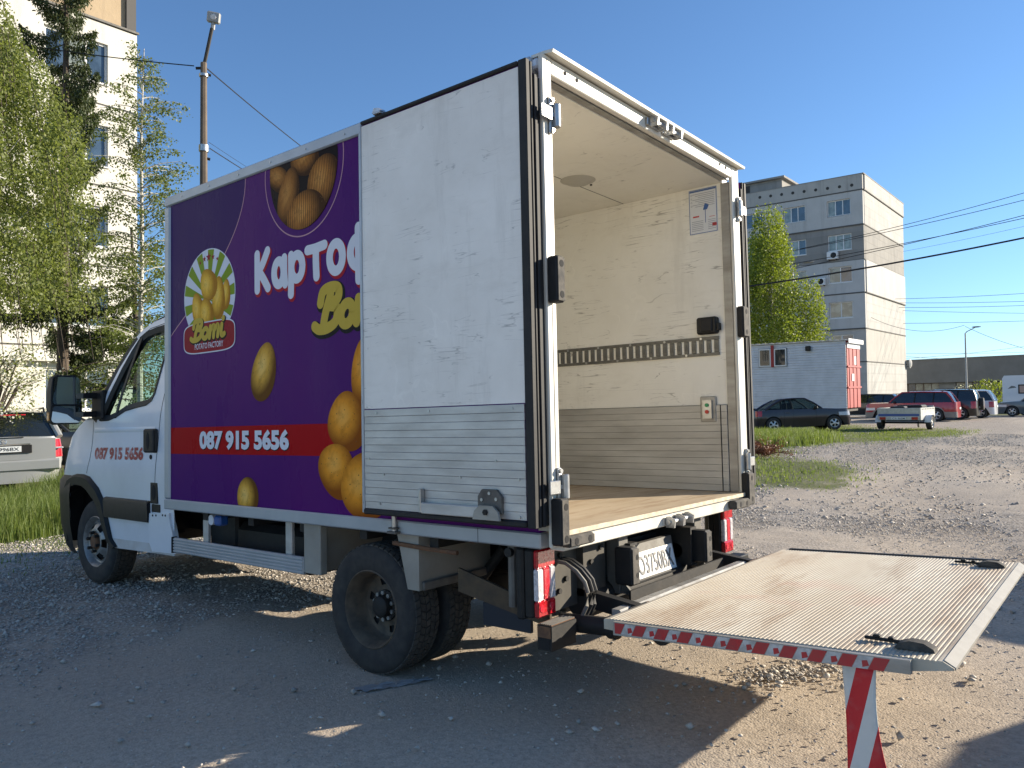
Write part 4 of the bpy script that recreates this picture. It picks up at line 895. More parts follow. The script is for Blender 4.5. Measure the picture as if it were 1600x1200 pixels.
obj('edge_strip', MB().prism([(e0, pz(e0)-.058),(e0, pz(e0)+.008),(e1, pz(e1)+.008),(e1, pz(e1)-.048)], 'x', PX1+.0005, PX1+.028), M['black_plastic'], plat, 0)
M['chev_red'] = mat('worn_red_reflective', (.46,.02,.025), (.36,.04,.04), .45, 0, 30); M['chev_white'] = mat('worn_white_reflective', (.55,.54,.52), (.36,.35,.33), .5, 0, 30, (.4,.65))
for k in range(11):
    y = e0-.008-k*.103; s = .050; q = [(y, pz(y)-.006),(y-s, pz(y-s)-.006),(y-s+.022, pz(y-s)-.050),(y+.022-(.022 if k == 0 else 0), pz(y)-.050)]
    obj('chevron', MB().add([(.0388, a, b) for a, b in q], [(0,1,2,3)]), M['chev_red'], es, 0)
    q = [(y-s-.002, pz(y-s)-.006),(y-.100, pz(y-.1)-.006),(y-.080, pz(y-.1)-.050),(y-s+.020, pz(y-s)-.050)]
    if k < 10: obj('chevron', MB().add([(.0392, a, b) for a, b in q], [(0,1,2,3)]), M['chev_white'], es, 0); 
    if k < 10: obj('paint_chip', MB().add([(.0386, a, b) for a, b in ((y-s-.012,pz(y)-.02),(y-s-.03,pz(y)-.016),(y-s-.036,pz(y)-.034),(y-s-.014,pz(y)-.042))], [(0,1,2,3)]), M['chev_red'], es, 0)
for x, mir in ((.22,0),(2.03,0)):                                # folding hooks and warning lamps on the deck
    z = pz(-1.30)+.004
    fl2 = obj('roll_stop', MB().cbox(x, x+.012, -1.385, -1.245, z, z+.012, .003).cbox(x-.006, x+.018, -1.30, -1.275, z+.012, z+.022, .003).cbox(x-.006,x+.018,-1.345,-1.325,z+.012,z+.02,.003), M['dark_metal'], plat)
    z = pz(-1.42)+.004; obj('warning_lamp', MB().prism([(-1.36,z),(-1.375,z+.018),(-1.41,z+.03),(-1.455,z+.028),(-1.485,z+.012),(-1.49,z)], 'x', x-.07, x-.02), M['worn_rub'], plat)
obj('hinge_gap', MB().box(PX0+.2, PX0+.36, PY0-.012, PY0-.004, pz(PY0)-.001, pz(PY0)+.003), M['gap'], plat, 0)
fg = NT('warning_flag'); sx = fg.n('ShaderNodeSeparateXYZ'); fg.l(fg.tc.outputs['Object'], sx.inputs[0])
ph = fg.math('ADD', sx.outputs['Y'], fg.math('MULTIPLY', sx.outputs['Z'], .26)); ph = fg.math('FRACT', fg.math('MULTIPLY', fg.math('ADD', ph, 3.045), 8.6))
fc_ = fg.mix(fg.ramp(ph, [(.0,0.),(.499,0.),(.5,1.),(1.,1.)], 'CONSTANT'), (.58,.012,.02), (.66,.645,.60))
fg.col(fg.mix(fg.ramp(fg.noise(14, 4), [(.5,0.),(.8,.3)]), fc_, (.3,.28,.25))).set(Roughness=.55).bump(fg.vor(220).outputs['Distance'], .3, .001)
rows = []
for i in range(14):
    v = i/13; z = .492-.488*v
    rows.append([(.075+.012*math.sin(v*3+u*2.2)+.010*u*v, -1.205-.112*u-.02*v*v*(.3+u)+.012*math.sin(v*4)*(u-.3)-.03*v*v*u, z) for u in np.linspace(0,1,9)])
flag = obj('warning_flag', MB().grid(rows), fg.m, plat); flag['label'] = 'red and white striped warning flag hanging under platform'
mdf = flag.modifiers.new('thick', 'SOLIDIFY'); mdf.thickness = .0025


# ================================================================ cab
CX = W/2
def interp(pts, x):
    if x <= pts[0][0]: return pts[0][1]
    for (a, b), (c, d) in zip(pts, pts[1:]):
        if x <= c: return b+(d-b)*(x-a)/(c-a)
    return pts[-1][1]
def yfront(z): return interp([(.3,5.56),(.5,5.64),(.95,5.66),(1.05,5.62),(1.2,5.58),(1.32,5.50),(1.5,5.36)], z)
def tumble(z): return .10+.010*max(0,(1.45-z))*0+.17*max(0, z-1.45)**1.35-.012*math.exp(-((z-1.05)/.18)**2)+.02*max(0,.75-z)
def yturn(z): return interp([(.3,.10),(.5,.20),(.95,.26),(1.05,.22),(1.33,.10),(1.5,0.)], z)
def plan(u, z):                                           # u 0..1 straight side, 1..2 rounded corner to centre front
    x0 = tumble(z)
    if u <= 1: return (x0, 3.50+1.52*u, z)
    t = (u-1)*math.pi/2; n = 2/2.9; ys = 5.02+yturn(z)*min(1, (u-1)*6); yf = yfront(z)+.14
    return (x0+(CX-x0)*(1-math.cos(t)**n), max(5.02, ys)+(yf-max(5.02, ys))*math.sin(t)**n if u > 1.0 else 5.02, z)
arch = [(5.36,.30),(5.37,.62),(5.343,.851),(5.25,.885),(5.133,.903),(5.03,.90),(4.937,.872),(4.776,.782),(4.686,.68),(4.62,.55),(4.56,.46),(4.46,.43)]
ar2 = sorted([(y, z) for y, z in arch])
def zbot(y): 
    if y < 4.45: return .435
    if y <= 5.36: return interp(ar2, y)
    return .30
hood_edge = [(3.4,1.43),(4.62,1.43),(4.86,1.462),(5.02,1.45),(5.2,1.385),(5.31,1.326),(5.42,1.26),(5.6,1.20),(5.8,1.2)]
us = [i/46 for i in range(47)]+[1+i/30 for i in range(1, 31)]
ycol = []
cols = []
for u in us:
    y = plan(u, .9)[1]; zb_, zt_ = zbot(y), interp(hood_edge, plan(u, 1.3)[1])
    cols.append([plan(u, zb_+(zt_-zb_)*k/16) for k in range(17)])
shell = MB().grid(cols).mirror_x(CX)
cab = obj('cab_body', shell, M['white'], T, 40); cab['label'] = 'white cab with chipped red phone number on door'
# bonnet
hood = []
for i, u in enumerate([1+k/30 for k in range(31)]):
    a = Vector(plan(u, interp(hood_edge, plan(u, 1.3)[1]))); t = (u-1)
    b = Vector((tumble(1.46)+(CX-tumble(1.46))*(1-math.cos(t*math.pi/2)**.74), 4.86+.30*math.sin(t*math.pi/2), 1.465+.05*t))
    hood.append([tuple(a.lerp(b, q)+Vector((0,0,.05*math.sin(q*math.pi)*(.3+t)))) for q in (0,.2,.4,.6,.8,1)])
obj('bonnet', MB().grid(hood).mirror_x(CX), M['white'], cab, 40)
base = [(tumble(1.46)+(CX-tumble(1.46))*(1-math.cos(k/20*math.pi/2)**.74), 4.86+.30*math.sin(k/20*math.pi/2), 1.465+.05*k/20) for k in range(21)]
tz = 2.17; top = [(tumble(tz)+.02+(CX-tumble(tz)-.02)*(1-math.cos(k/20*math.pi/2)**.74), 4.27+.17*math.sin(k/20*math.pi/2), 2.13+.035*k/20) for k in range(21)]
ws = [[tuple(Vector(a).lerp(Vector(b), q)+Vector((0, .05*math.sin(q*math.pi), .03*math.sin(q*math.pi)))) for q in (0,.25,.5,.75,1)] for a, b in zip(base, top)]
obj('windscreen', MB().grid(ws).mirror_x(CX), M['glass'], cab, 40)
roofl = []
for k in range(21):
    t = k/20; bx = tumble(2.2)+.01; x = bx+(CX-bx)*t
    roofl.append([(x, y, z+.045*math.sin(t*math.pi/2)) for y, z in ((top[k][1], top[k][2]-.0), (4.10, 2.22+.01*t), (3.9,2.255), (3.7,2.272), (3.50,2.277))])
obj('cab_roof', MB().grid(roofl).mirror_x(CX), M['white'], cab, 40)
obj('roof_rack_rail', MB().tube([(.42,4.12,2.30),(.42,4.0,2.325),(.42,3.8,2.33)], .012, 8), M['black_plastic'], cab)
obj('back_wall', MB().box(.16, W-.16, 3.49, 3.505, .80, 2.25), M['white'], cab, 0)
# window frames (outer loop to glass loop)
outer = [(3.50,1.43),(3.50,1.7),(3.50,2.0),(3.50,2.2),(3.55,2.262),(3.8,2.255),(4.05,2.222),(4.2,2.178),(4.30,2.12),(4.42,2.01),(4.56,1.87),(4.70,1.70),(4.80,1.56),(4.862,1.462),(4.78,1.432),(4.6,1.43),(4.4,1.43),(4.2,1.43),(4.0,1.43),(3.8,1.43),(3.6,1.43)]
inner = [(3.822,1.64),(3.79,1.75),(3.745,1.95),(3.700,2.12),(3.715,2.168),(3.80,2.183),(3.98,2.17),(4.13,2.150),(4.215,2.115),(4.32,2.01),(4.44,1.87),(4.58,1.68),(4.685,1.53),(4.735,1.445),(4.70,1.442),(4.56,1.445),(4.42,1.473),(4.28,1.516),(4.10,1.538),(3.94,1.553),(3.86,1.585)]
def sx_(y, z): return tumble(z)
fr_rows = []
for q in (0,.25,.5,.75,1): fr_rows.append([(sx_(0, a[1]+(b[1]-a[1])*q), a[0]+(b[0]-a[0])*q, a[1]+(b[1]-a[1])*q) for a, b in zip(outer, inner)])
objm('window_surround', MB().grid(fr_rows, True), M['white'], cab, 40, CX)
def shrink(lp, k):
    cy = sum(q[0] for q in lp)/len(lp); cz = sum(q[1] for q in lp)/len(lp); o = []
    n = len(lp)
    for i in range(n):
        a, b = lp[i-1], lp[(i+1) % n]; d = math.hypot(b[0]-a[0], b[1]-a[1]); nx, nz = (b[1]-a[1])/d, -(b[0]-a[0])/d
        if (lp[i][0]+nx*.01-cy)**2+(lp[i][1]+nz*.01-cz)**2 > (lp[i][0]-cy)**2+(lp[i][1]-cz)**2: nx, nz = -nx, -nz
        o.append((lp[i][0]+nx*k, lp[i][1]+nz*k))
    return o
in2 = shrink(inner, .045)
rows = [[(sx_(0,z)-.004, y, z) for y, z in shrink(inner, -.004)], [(sx_(0,z)-.006, y, z) for y, z in inner], [(sx_(0,z)+.008, y, z) for y, z in in2], [(sx_(0,z)+.05, y, z) for y, z in in2]]
objm('window_seal', MB().grid(rows, True), M['black_plastic'], cab, 40, CX)
gl = [(sx_(0,z)+.012, y, z) for y, z in shrink(inner, .03)]
objm('side_window', MB().add(gl, [tuple(range(len(gl)))]), M['glass'], cab, 0, CX)
bar = [(4.20,2.12),(4.29,1.88),(4.37,1.68),(4.45,1.46)]
objm('window_bar', MB().grid([[(sx_(0,z)+.004, y-.02, z) for y, z in bar],[(sx_(0,z)-.002, y-.018, z) for y, z in bar],[(sx_(0,z)-.002, y+.018, z) for y, z in bar],[(sx_(0,z)+.004, y+.02, z) for y, z in bar]]), M['black_plastic'], cab, 35, CX)
ap = [(4.862,1.462),(4.80,1.56),(4.70,1.70),(4.56,1.87),(4.42,2.01),(4.30,2.12)]
objm('pillar_trim', MB().grid([[(sx_(0,z)-.003, y-.07, z-.035) for y, z in ap],[(sx_(0,z)-.004, y-.005, z) for y, z in ap],[(sx_(0,z)+.03, y+.012, z+.006) for y, z in ap]]), M['black_plastic'], cab, 40, CX)
# shut lines
def gapline(pts, w_=.006, parent=cab):
    rows = [[], []]
    for i, (y, z) in enumerate(pts):
        a = pts[max(i-1,0)]; b = pts[min(i+1,len(pts)-1)]; d = math.hypot(b[0]-a[0], b[1]-a[1]); ny, nz = -(b[1]-a[1])/d, (b[0]-a[0])/d
        for k, s in ((0,-1),(1,1)): rows[k].append((tumble(z+s*nz*w_/2)-.0012, y+s*ny*w_/2, z+s*nz*w_/2))
    obj('shut_line', MB().grid(rows), M['gap'], parent, 0)
def dense(pts, st=.04):
    o = []
    for a, b in zip(pts, pts[1:]):
        m = max(1, int(math.hypot(b[0]-a[0], b[1]-a[1])/st)); o += [(a[0]+(b[0]-a[0])*i/m, a[1]+(b[1]-a[1])*i/m) for i in range(m)]
    return o+[pts[-1]]
gapline(dense([(3.60,2.16),(3.61,2.0),(3.631,1.857),(3.70,1.50),(3.722,1.362),(3.77,.95),(3.80,.80),(3.845,.62),(3.80,.45)]))
gapline(dense([(4.842,1.45),(4.858,1.27),(4.885,1.139),(4.951,1.0)])); gapline(dense([(3.60,2.17),(3.85,2.195),(4.08,2.172),(4.24,2.11)]), .005)
rows = [[(tumble(z)+dx, y, z) for y, z in [(3.74+.04*i, 1.315+.006*math.sin(i*.2)) for i in range(28)]] for z, dx in ((1.30,-.001),(1.315,-.009),(1.33,-.001))]
# swage line (soft crease above the handle)
mbw = MB(); mbw.grid([[(tumble(zz)+dx, 3.78+.04*i, zz) for i in range(27)] for zz, dx in ((1.345,-.0005),(1.362,-.006),(1.385,-.0005))]); obj('crease', mbw, M['white'], cab, 60)
# wheel arch flare, bumper, mouldings
fo = [(5.36,.44),(5.39,.68),(5.372,.88),(5.30,.952),(5.24,.975),(5.135,.992),(4.995,.992),(4.882,.974),(4.724,.885),(4.634,.788),(4.568,.643),(4.498,.489),(4.40,.425)]
fi = [(5.30,.40),(5.335,.66),(5.315,.81),(5.26,.862),(5.20,.885),(5.125,.90),(5.00,.895),(4.92,.865),(4.776,.782),(4.690,.69),(4.62,.56),(4.55,.46),(4.46,.405)]
fo2, fi2 = dense(fo, .5), fi
rows = [[(plan_x(y, z)-.001 if False else tumble(z)-.002, y, z) for y, z in fo], [(tumble(z)-.028, y*.75+b*.25, z*.75+c*.25) for (y, z), (b, c) in zip(fo, fi)], [(tumble(z)-.030, y, z) for y, z in fi], [(tumble(z)+.12, y-.0, z-.005) for y, z in fi]]
objm('wheel_arch_flare', MB().grid(rows), M['black_plastic'], cab, 40, CX)
bp = []
for i in range(24):
    u = 1.05+.95*i/23; bp.append([])
    for z, o_ in ((.30,.0),(.36,.03),(.55,.045),(.80,.045),(.93,.03),(.975,.0)):
        q = Vector(plan(u, z)); nrm = Vector((-(1-(u-1))*1., (u-1)*1.2, 0)).normalized(); bp[-1].append(tuple(q+nrm*o_))
obj('bumper', MB().grid(bp).mirror_x(CX), M['black_plastic'], cab, 40)
for s_ in (-1, 1):
    pass
obj('wheel_well', MB().prism([(5.36,.42),(5.36,.86),(5.25,.89),(5.0,.90),(4.78,.79),(4.66,.62),(4.56,.45),(4.54,.45),(4.64,.66),(4.77,.82),(5.0,.93),(5.27,.92),(5.39,.88),(5.39,.42)], 'x', .14, .75), M['gap'], cab); obj('engine_bay', MB().box(.42, W-.42, 4.4, 5.40, .5, 1.2), M['gap'], cab, 0)
ml = MB().grid([[(tumble(z)-o_, y, z) for y in np.linspace(3.858,4.602,12)] for z, o_ in ((.648,.0),(.655,.026),(.79,.028),(.812,.02),(.818,.0))]); ml.add([(tumble(.65),3.858,.648),(tumble(.65)-.026,3.858,.655),(tumble(.8)-.028,3.858,.79),(tumble(.81),3.858,.818)], [(0,1,2,3)])
objm('side_moulding', ml, M['black_plastic'], cab, 40, CX)
obj('sill', MB().prism([(4.46,.41),(3.84,.425),(3.50,.43),(3.50,.50),(3.84,.495),(4.49,.485)], 'x', tumble(.45)-.004, .25), mat('grubby_sill', (.55,.55,.55), (.38,.35,.31), .6, 0, 5, (.4,.85)), cab)
lp = obj('corner_panel', MB().prism([(3.846,.725),(3.55,.742),(3.545,.70),(3.50,.60),(3.455,.452),(3.80,.44),(3.845,.50),(3.86,.60)], 'x', .085, .13), M['white'], cab)
for y, z in ((3.79,.712),(3.74,.715),(3.64,.722),(3.60,.722)): obj('rivet', MB().cyl((.085, y, z), .008, -.003, 0, 'x', 8), M['gap'], lp)
hb = obj('door_handle', MB().cbox(tumble(1.28)-.022, tumble(1.28)+.004, 3.735, 3.935, 1.185, 1.368, .016), M['black_plastic'], cab); obj('recess', MB().ell((tumble(1.28)-.022,3.855,1.275), .003, .028, .068, 16, 8), M['gap'], hb); obj('grip', MB().cbox(tumble(1.28)-.034,tumble(1.28)-.018,3.745,3.79,1.195,1.36,.008), M['black_rub'], hb)
obj('door_lock', MB().cyl((tumble(1.15)-.001, 3.832, 1.152), .018, -.004, .0, 'x', 14), M['gap'], cab)
fr = obj('fuel_flap', MB().cbox(tumble(.9)-.006, tumble(.9)+.004, 3.73, 3.84, .80, .96, .02), M['black_plastic'], cab); obj('recess', MB().ell((tumble(.9)-.007,3.785,.885), .003, .032, .058, 16, 8), M['gap'], fr)
obj('latch_plate', MB().cbox(tumble(.78)-.005, tumble(.78)+.004, 3.70, 3.83, .735, .795, .006), M['black_plastic'], cab)
M['red_decal'] = NT('chipped_red_vinyl'); rd = M['red_decal']; rd.col(rd.mix(rd.ramp(rd.noise(16, 5, .65), [(.52,0.),(.60,1.)]), (.32,.012,.022), (.50,.25,.26))).set(Roughness=.35); M['red_decal'] = rd.m
lettering('087 915 5656', lambda u, v: (tumble(1.13+.09*v)-.0022, 4.80-.845*u, 1.118+.105*v+.006*u), M['red_decal'], cab, .052, name='phone_number')
objm('head_lamp', MB().grid([[tuple(Vector(plan(u, z))+Vector((-.008*(2-u), .012*(u-1), 0))) for z in (1.0,1.08,1.16,1.22)] for u in (1.18,1.25,1.34,1.43,1.52)]), M['lens_white'], cab, 40, CX)
obj('grille', MB().grid([[tuple(Vector(plan(u, z))+Vector((0,.012,0))) for z in (1.0,1.06,1.12,1.17)] for u in (1.58,1.7,1.85,2.0)]).mirror_x(CX), M['black_plastic'], cab, 40)
mk = obj('side_marker', MB().ell((tumble(1.06)+.03, 5.24, 1.065), .008, .018, .01, 10, 6), M['lens_amber'], cab)
# door mirror: head with two glasses on a double arm
def mirror(s_):
    def x(a): return a if s_ < 0 else W-a
    h = MB(); prof = [(-.235,1.44),(-.24,1.50),(-.238,1.70),(-.225,1.80),(-.19,1.826),(-.06,1.826),(-.025,1.80),(-.008,1.70),(.005,1.56),(.003,1.47),(-.02,1.425),(-.20,1.420)]
    cxm = -.12; czm = 1.62; rr = []
    for yy, k in ((4.835,.93),(4.842,1.0),(4.90,1.02),(4.945,.94),(4.965,.72)): rr.append([(x(cxm+(a-cxm)*k), yy, czm+(b-czm)*k) for a, b in prof])
    mb = MB().grid(rr, True); nn = len(prof); mb.add(rr[-1], [tuple(range(nn))]); mb.add(rr[0], [tuple(range(nn))[::-1]])
    m_ = obj('door_mirror', mb, M['black_plastic'], T, 40); m_['label'] = 'black two glass door mirror on double arm'
    def gl_(z0, z1, tilt, rc):
        pts = []
        for cx_, cz_, a0 in ((-.045,z1-rc,0),(-.195,z1-rc,90),(-.205,z0+rc,180),(-.035,z0+rc,270)):
            for q in range(0, 91, 18): pts.append((cx_+rc*math.cos(R(a0+q)), cz_+rc*math.sin(R(a0+q))))
        vs = [(x(a), 4.8335+tilt[0]*(a-cxm)+tilt[1]*(b-(z0+z1)/2), b) for a, b in pts]
        return vs
    v1 = gl_(1.585, 1.81, (.0,.0), .028); obj('glass', MB().add(v1, [tuple(range(len(v1)))]), M['mirror'], m_, 0)
    v1 = gl_(1.432, 1.572, (.0,.0), .03); obj('glass', MB().add([(a, b-.0005, c) for a, b, c in v1], [tuple(range(len(v1)))]), M['mirror'], m_, 0)
    obj('divider', MB().cbox(min(x(-.236),x(.0)), max(x(-.236),x(.0)), 4.826, 4.84, 1.570, 1.586, .004), M['black_plastic'], m_)
    for z0 in (1.50, 1.655): obj('arm', MB().prism([(x(-.02),z0-.022),(x(.145),z0-.02),(x(.145),z0+.03),(x(-.02),z0+.022)], 'y', 4.76, 4.86), M['black_plastic'], m_)
    obj('foot', MB().cbox(min(x(.085),x(.16)), max(x(.085),x(.16)), 4.66, 4.86, 1.455, 1.70, .012), M['black_plastic'], m_)
    obj('indicator', MB().cbox(min(x(-.246),x(-.236)), max(x(-.246),x(-.236)), 4.86, 4.90, 1.45, 1.52, .003), M['lens_amber'], m_)
mirror(-1); mirror(1)
# cab interior
obj('dashboard', MB().prism([(4.38,1.0),(4.38,1.36),(4.5,1.43),(4.92,1.42),(4.92,1.0)], 'x', .2, W-.2), M['interior'], cab); obj('cab_floor', MB().box(.16,W-.16,3.52,4.9,.78,.82), M['interior'], cab, 0)
obj('steering_wheel', MB().tube([(.62+.19*math.cos(t), 4.22+.07*math.sin(t), 1.36+.18*math.sin(t)) for t in np.linspace(0, 2*math.pi, 25)], .016, 8, False), M['black_plastic'], cab)
for x in (.40, 1.15, 1.55):
    st = obj('seat', MB().cbox(x, x+.44, 3.72, 4.2, 1.02, 1.18, .05), M['seat'], cab); obj('seat_back', MB().cbox(x+.02, x+.42, 3.58, 3.72, 1.16, 1.72, .05), M['seat'], st); obj('head_rest', MB().cbox(x+.10, x+.34, 3.60, 3.68, 1.75, 1.92, .04), M['seat'], st)
objm('inner_door', MB().box(.15,.17,3.6,4.8,.8,1.42), M['interior'], cab, 0, CX); obj('headliner', MB().box(.26,W-.26,3.56,4.15,2.19,2.20), M['interior'], cab, 0)

# ================================================================ parked vehicles
def paint(name, c, rough=.28):
    t = NT(name); t.col(t.mix(t.ramp(t.noise(1.5, 5), [(.45,0.),(.8,.35)]), c, tuple(min(1,q*1.0+.05) for q in c))).set(Roughness=rough, Coat_Weight=.6, Coat_Roughness=.06); return t.m
M['p_red'] = paint('red_car_paint', (.34,.014,.024)); M['p_plum'] = paint('plum_car_paint', (.018,.012,.022)); M['p_black'] = paint('black_car_paint', (.012,.013,.014)); M['p_silver'] = paint('silver_car_paint', (.30,.305,.30))
M['p_white'] = paint('white_car_paint', (.68,.69,.71)); M['p_grey'] = paint('grey_car_paint', (.10,.115,.125)); M['p_dark'] = paint('charcoal_car_paint', (.035,.034,.036)); M['cladding'] = mat('grey_cladding', (.22,.21,.20), rough=.6)
M['car_glass'] = pane_mat('car_glass', (.012,.016,.018), .03); M['car_glass_l'] = glass('car_glass_clear', (.55,.66,.62), .45); M['alloy'] = mat('alloy_wheel', (.55,.55,.55), (.4,.4,.4), .35, .7, 10)
WH = {}
def car_wheel_meshes(r):
    k = round(r, 3)
    if k not in WH:
        t = mesh_of('tyre', tyre_mesh(r, .2, r*.64), M['tyre']); rp = r*.64
        d = mesh_of('rim', polar_disc([(rp,.006),(rp*.97,.0),(rp*.9,.02),(rp*.86,.022),(rp*.7,.012),(rp*.5,.006),(rp*.32,.0),(rp*.2,-.004),(.0,-.006)], (0,0,0), 40, 5, (rp*.36,rp*.84), .38, .2), M['alloy']); b = mesh_of('brake_drum', MB().lathe([(0,.05),(rp*.85,.05),(rp*.85,.15),(0,.15)], (0,0,0), 'x', 18), M['gap']); WH[k] = (t, d, b)
    return WH[k]
def car(name, label, x, y, heading, pm, L_=4.3, Wd=1.75, H=1.48, wb=2.6, fo=.85, r=.315, belt=.92, hood=.86, deck=None, ywb=.95, yt=.30, yr=-1.5, yrb=-2.0, clad=None, rails=False, group=None, glassm=None, pillars=(-.35,), rear_plate=True, side_glass=None):
    hd_ = math.atan2(-heading[0], heading[1])
    root = empty(name, (x, y, gz(x, y)), (LEAN[0]*.8, LEAN[1]*.8, hd_)); setp(root, label, 'car', group)
    hw = Wd/2; yF = L_/2; yR = -L_/2; ya = yF-fo; yb = ya-wb; cf, cr = .62, .40
    gm_ = glassm or M['car_glass']; n_ = .55
    def top(yy):
        if yy > ywb: t = min(1, (yy-ywb)/(yF-ywb)); return belt+.01+(hood-belt-.01)*t**1.3-.17*max(0,t-.82)/.18*.6
        if deck and yy < yrb: t = (yrb-yy)/(yrb-yR); return belt+(deck-belt)*t
        return belt+.03*max(0,(ywb-yy)/(ywb-yR))
    def bot(yy):
        z = .20
        for c_ in (ya, yb):
            d = abs(yy-c_); q = r+.055
            if d < q: z = max(z, r*.98+math.sqrt(q*q-d*d)-.0)
        return z
    def surf(u, z):
        b = .90+.10*min(1, max(0, (z-.2)/.35)) if z < .55 else 1-.05*((z-.55)/.45)**2
        if u < .22: t = u/.22*math.pi/2; xx, yy = hw*math.sin(t)**n_, yR+cr*(1-math.cos(t)**n_)
        elif u > .78: t = (1-u)/.22*math.pi/2; xx, yy = hw*math.sin(t)**n_, yF-cf*(1-math.cos(t)**n_)
        else: xx, yy = hw, yR+cr+(u-.22)/.56*(L_-cf-cr)
        rk = -.10*max(0, z-.5) if yy > ya else (.04*max(0,z-.6) if yy < yb else 0)
        return (xx*b, yy+rk*(abs(yy)/yF), z)
    us = [i/30*.22 for i in range(0, 30, 2)]+[.22+.56*i/70 for i in range(71)]+[.78+.22*i/15 for i in range(1, 16)]
    cols = []
    for u in us:
        yy = surf(u, .6)[1]; a, b = bot(yy), top(yy); cols.append([surf(u, a+(b-a)*k/9) for k in range(10)])
    # z order: clad lower third separately coloured
    body = obj('body', MB().grid(cols).mirror_x(0), pm, root, 40)
    tops = [c[-1] for c in cols]
    def deckrow(sel, cr_):
        rows = []
        for (a, b, c) in sel: rows.append([(a*(1-2*t), b, c+cr_*math.sin(math.pi*t)) for t in (0,.15,.35,.5,.65,.85,1)])
        return MB().grid(rows)
    obj('bonnet', deckrow([q for q in tops if q[1] >= ywb-.12], .035), pm, root, 50)
    rear = [q for q in tops if q[1] <= (yrb+.05 if deck else yR+.35)]
    if len(rear) > 1: obj('boot_lid' if deck else 'tailgate_shelf', deckrow(rear, .02), pm, root, 50)
    if clad:
        rows = []
        for u in us[6:]: 
            yy = surf(u, .6)[1]; a = bot(yy); b = max(a+.06, .50); rows.append([(q[0]*1.012, q[1]*1.004, q[2]) for q in (surf(u, a), surf(u, (a+b)/2), surf(u, b))])
        obj('cladding', MB().grid(rows).mirror_x(0), clad, root, 40)
    obj('underbody', MB().box(-hw*.75, hw*.75, yR+.3, yF-.3, .19, belt-.12), M['gap'], root, 0)
    [obj('arch_liner', MB().box(-hw*.9, hw*.9, q_-r*.98, q_+r*.98, r+.05, belt-.1), M['gap'], root, 0) for q_ in (ya, yb)]
    # greenhouse
    xb = hw*.945; xr = hw*.735; zr = H-.045
    def side_pts(s, lift=0., ins=0.):
        return [(s*(xb-ins), yrb, belt+.02), (s*(xb-ins), ywb, belt), (s*(xr-ins), yt, zr), (s*(xr-ins), yr, zr-.02)]
    sg_ = side_glass or gm_
    for s in (-1, 1):
        q = side_pts(s, 0, .012); obj('side_window', MB().add(q, [(0,1,2,3)]), sg_, root, 0)
        pts = side_pts(s)
        def at_(yy, k):    # point on window plane at bottom/top param
            return (s*(xb+(xr-xb)*k), yy, belt+(zr-belt)*k)
        obj('pillar', MB().tube([pts[1], tuple((Vector(pts[1])+Vector(pts[2]))/2+Vector((0,.03,.02))), pts[2]], .035, 8), pm, root)
        obj('pillar', MB().tube([pts[0], tuple((Vector(pts[0])+Vector(pts[3]))/2+Vector((0,-.03,.02))), pts[3]], .055, 8), pm, root)
        for pp in pillars:
            tt = pp+.0; obj('pillar', MB().tube([at_(pp, 0), (s*(xb+xr)/2, pp-.03, (belt+zr)/2), at_(pp-.05, 1)], .032, 6), M['black_plastic'], root)
        obj('roof_edge', MB().tube([pts[2], (s*(xr+.01), (yt+yr)/2, zr+.012), pts[3]], .03, 8), pm, root)
        if rails: obj('roof_rail', MB().tube([(s*(xr-.03), yt-.25, zr+.02),(s*(xr-.03), yt-.4, zr+.085),(s*(xr-.03), yr+.3, zr+.085),(s*(xr-.03), yr+.12, zr+.02)], .018, 8), M['grime_metal'] if rails != 2 else M['black_plastic'], root)
        obj('mirror', MB().cbox(min(s*(xb+.01),s*(xb+.19)), max(s*(xb+.01),s*(xb+.19)), ywb-.36, ywb-.24, belt-.01, belt+.12, .03), M['black_plastic'], root)
        obj('door_handle', MB().cbox(min(s*hw*.985,s*hw*1.012), max(s*hw*.985,s*hw*1.012), (ywb+yrb)/2-.35, (ywb+yrb)/2-.18, belt-.14, belt-.11, .006), pm, root)
        for yy in (ywb-.28, pillars[0]-.0, yb+r+.15): 
            rows = [[(s*(surf(.5, z)[0]+.002), yy+d, z) for z in np.linspace(.32, belt-.01, 6)] for d in (-.004,.004)]; obj('shut_line', MB().grid(rows), M['gap'], root, 0)
    nn = 6
    def screen(a, b, m, nm, bow):
        rows = []
        for k in range(9):
            t = k/8*2-1; rows.append([tuple(Vector((t*(xb-.02), a+bow*(1-t*t), belt+.005)).lerp(Vector((t*(xr-.01), b+bow*.6*(1-t*t), zr+.02*(1-t*t))), q/5)+Vector((0,bow*.25*math.sin(q/5*math.pi),0))) for q in range(6)])
        obj(nm, MB().grid(rows), m, root, 50)
    screen(ywb, yt, gm_, 'windscreen', .16); screen(yrb, yr, gm_, 'rear_window', -.10)
    rows = []
    for k in range(9):
        t = k/8*2-1; rows.append([(t*xr, yy+(.09*(1-t*t) if i == 0 else -.06*(1-t*t) if i == 4 else 0), zr+.045*(1-t*t)*(.45 if i in (0,4) else 1)+(.0 if i in (0,4) else .012)) for i, yy in enumerate((yt, yt-.25, (yt+yr)/2, yr+.25, yr))])
    obj('roof', MB().grid(rows), pm, root, 50)
    obj('parcel_deck', MB().box(-hw*.85, hw*.85, yR+.45, ywb+.1, belt-.1, belt-.03), M['interior'], root, 0)
    for sxx in (-.38, .38): obj('seat', MB().cbox(sxx-.2, sxx+.2, ywb-1.25, ywb-1.1, belt-.05, belt+.32, .05).cbox(sxx-.1, sxx+.1, ywb-1.24, ywb-1.14, belt+.34, belt+.48, .03), M['seat'], root)
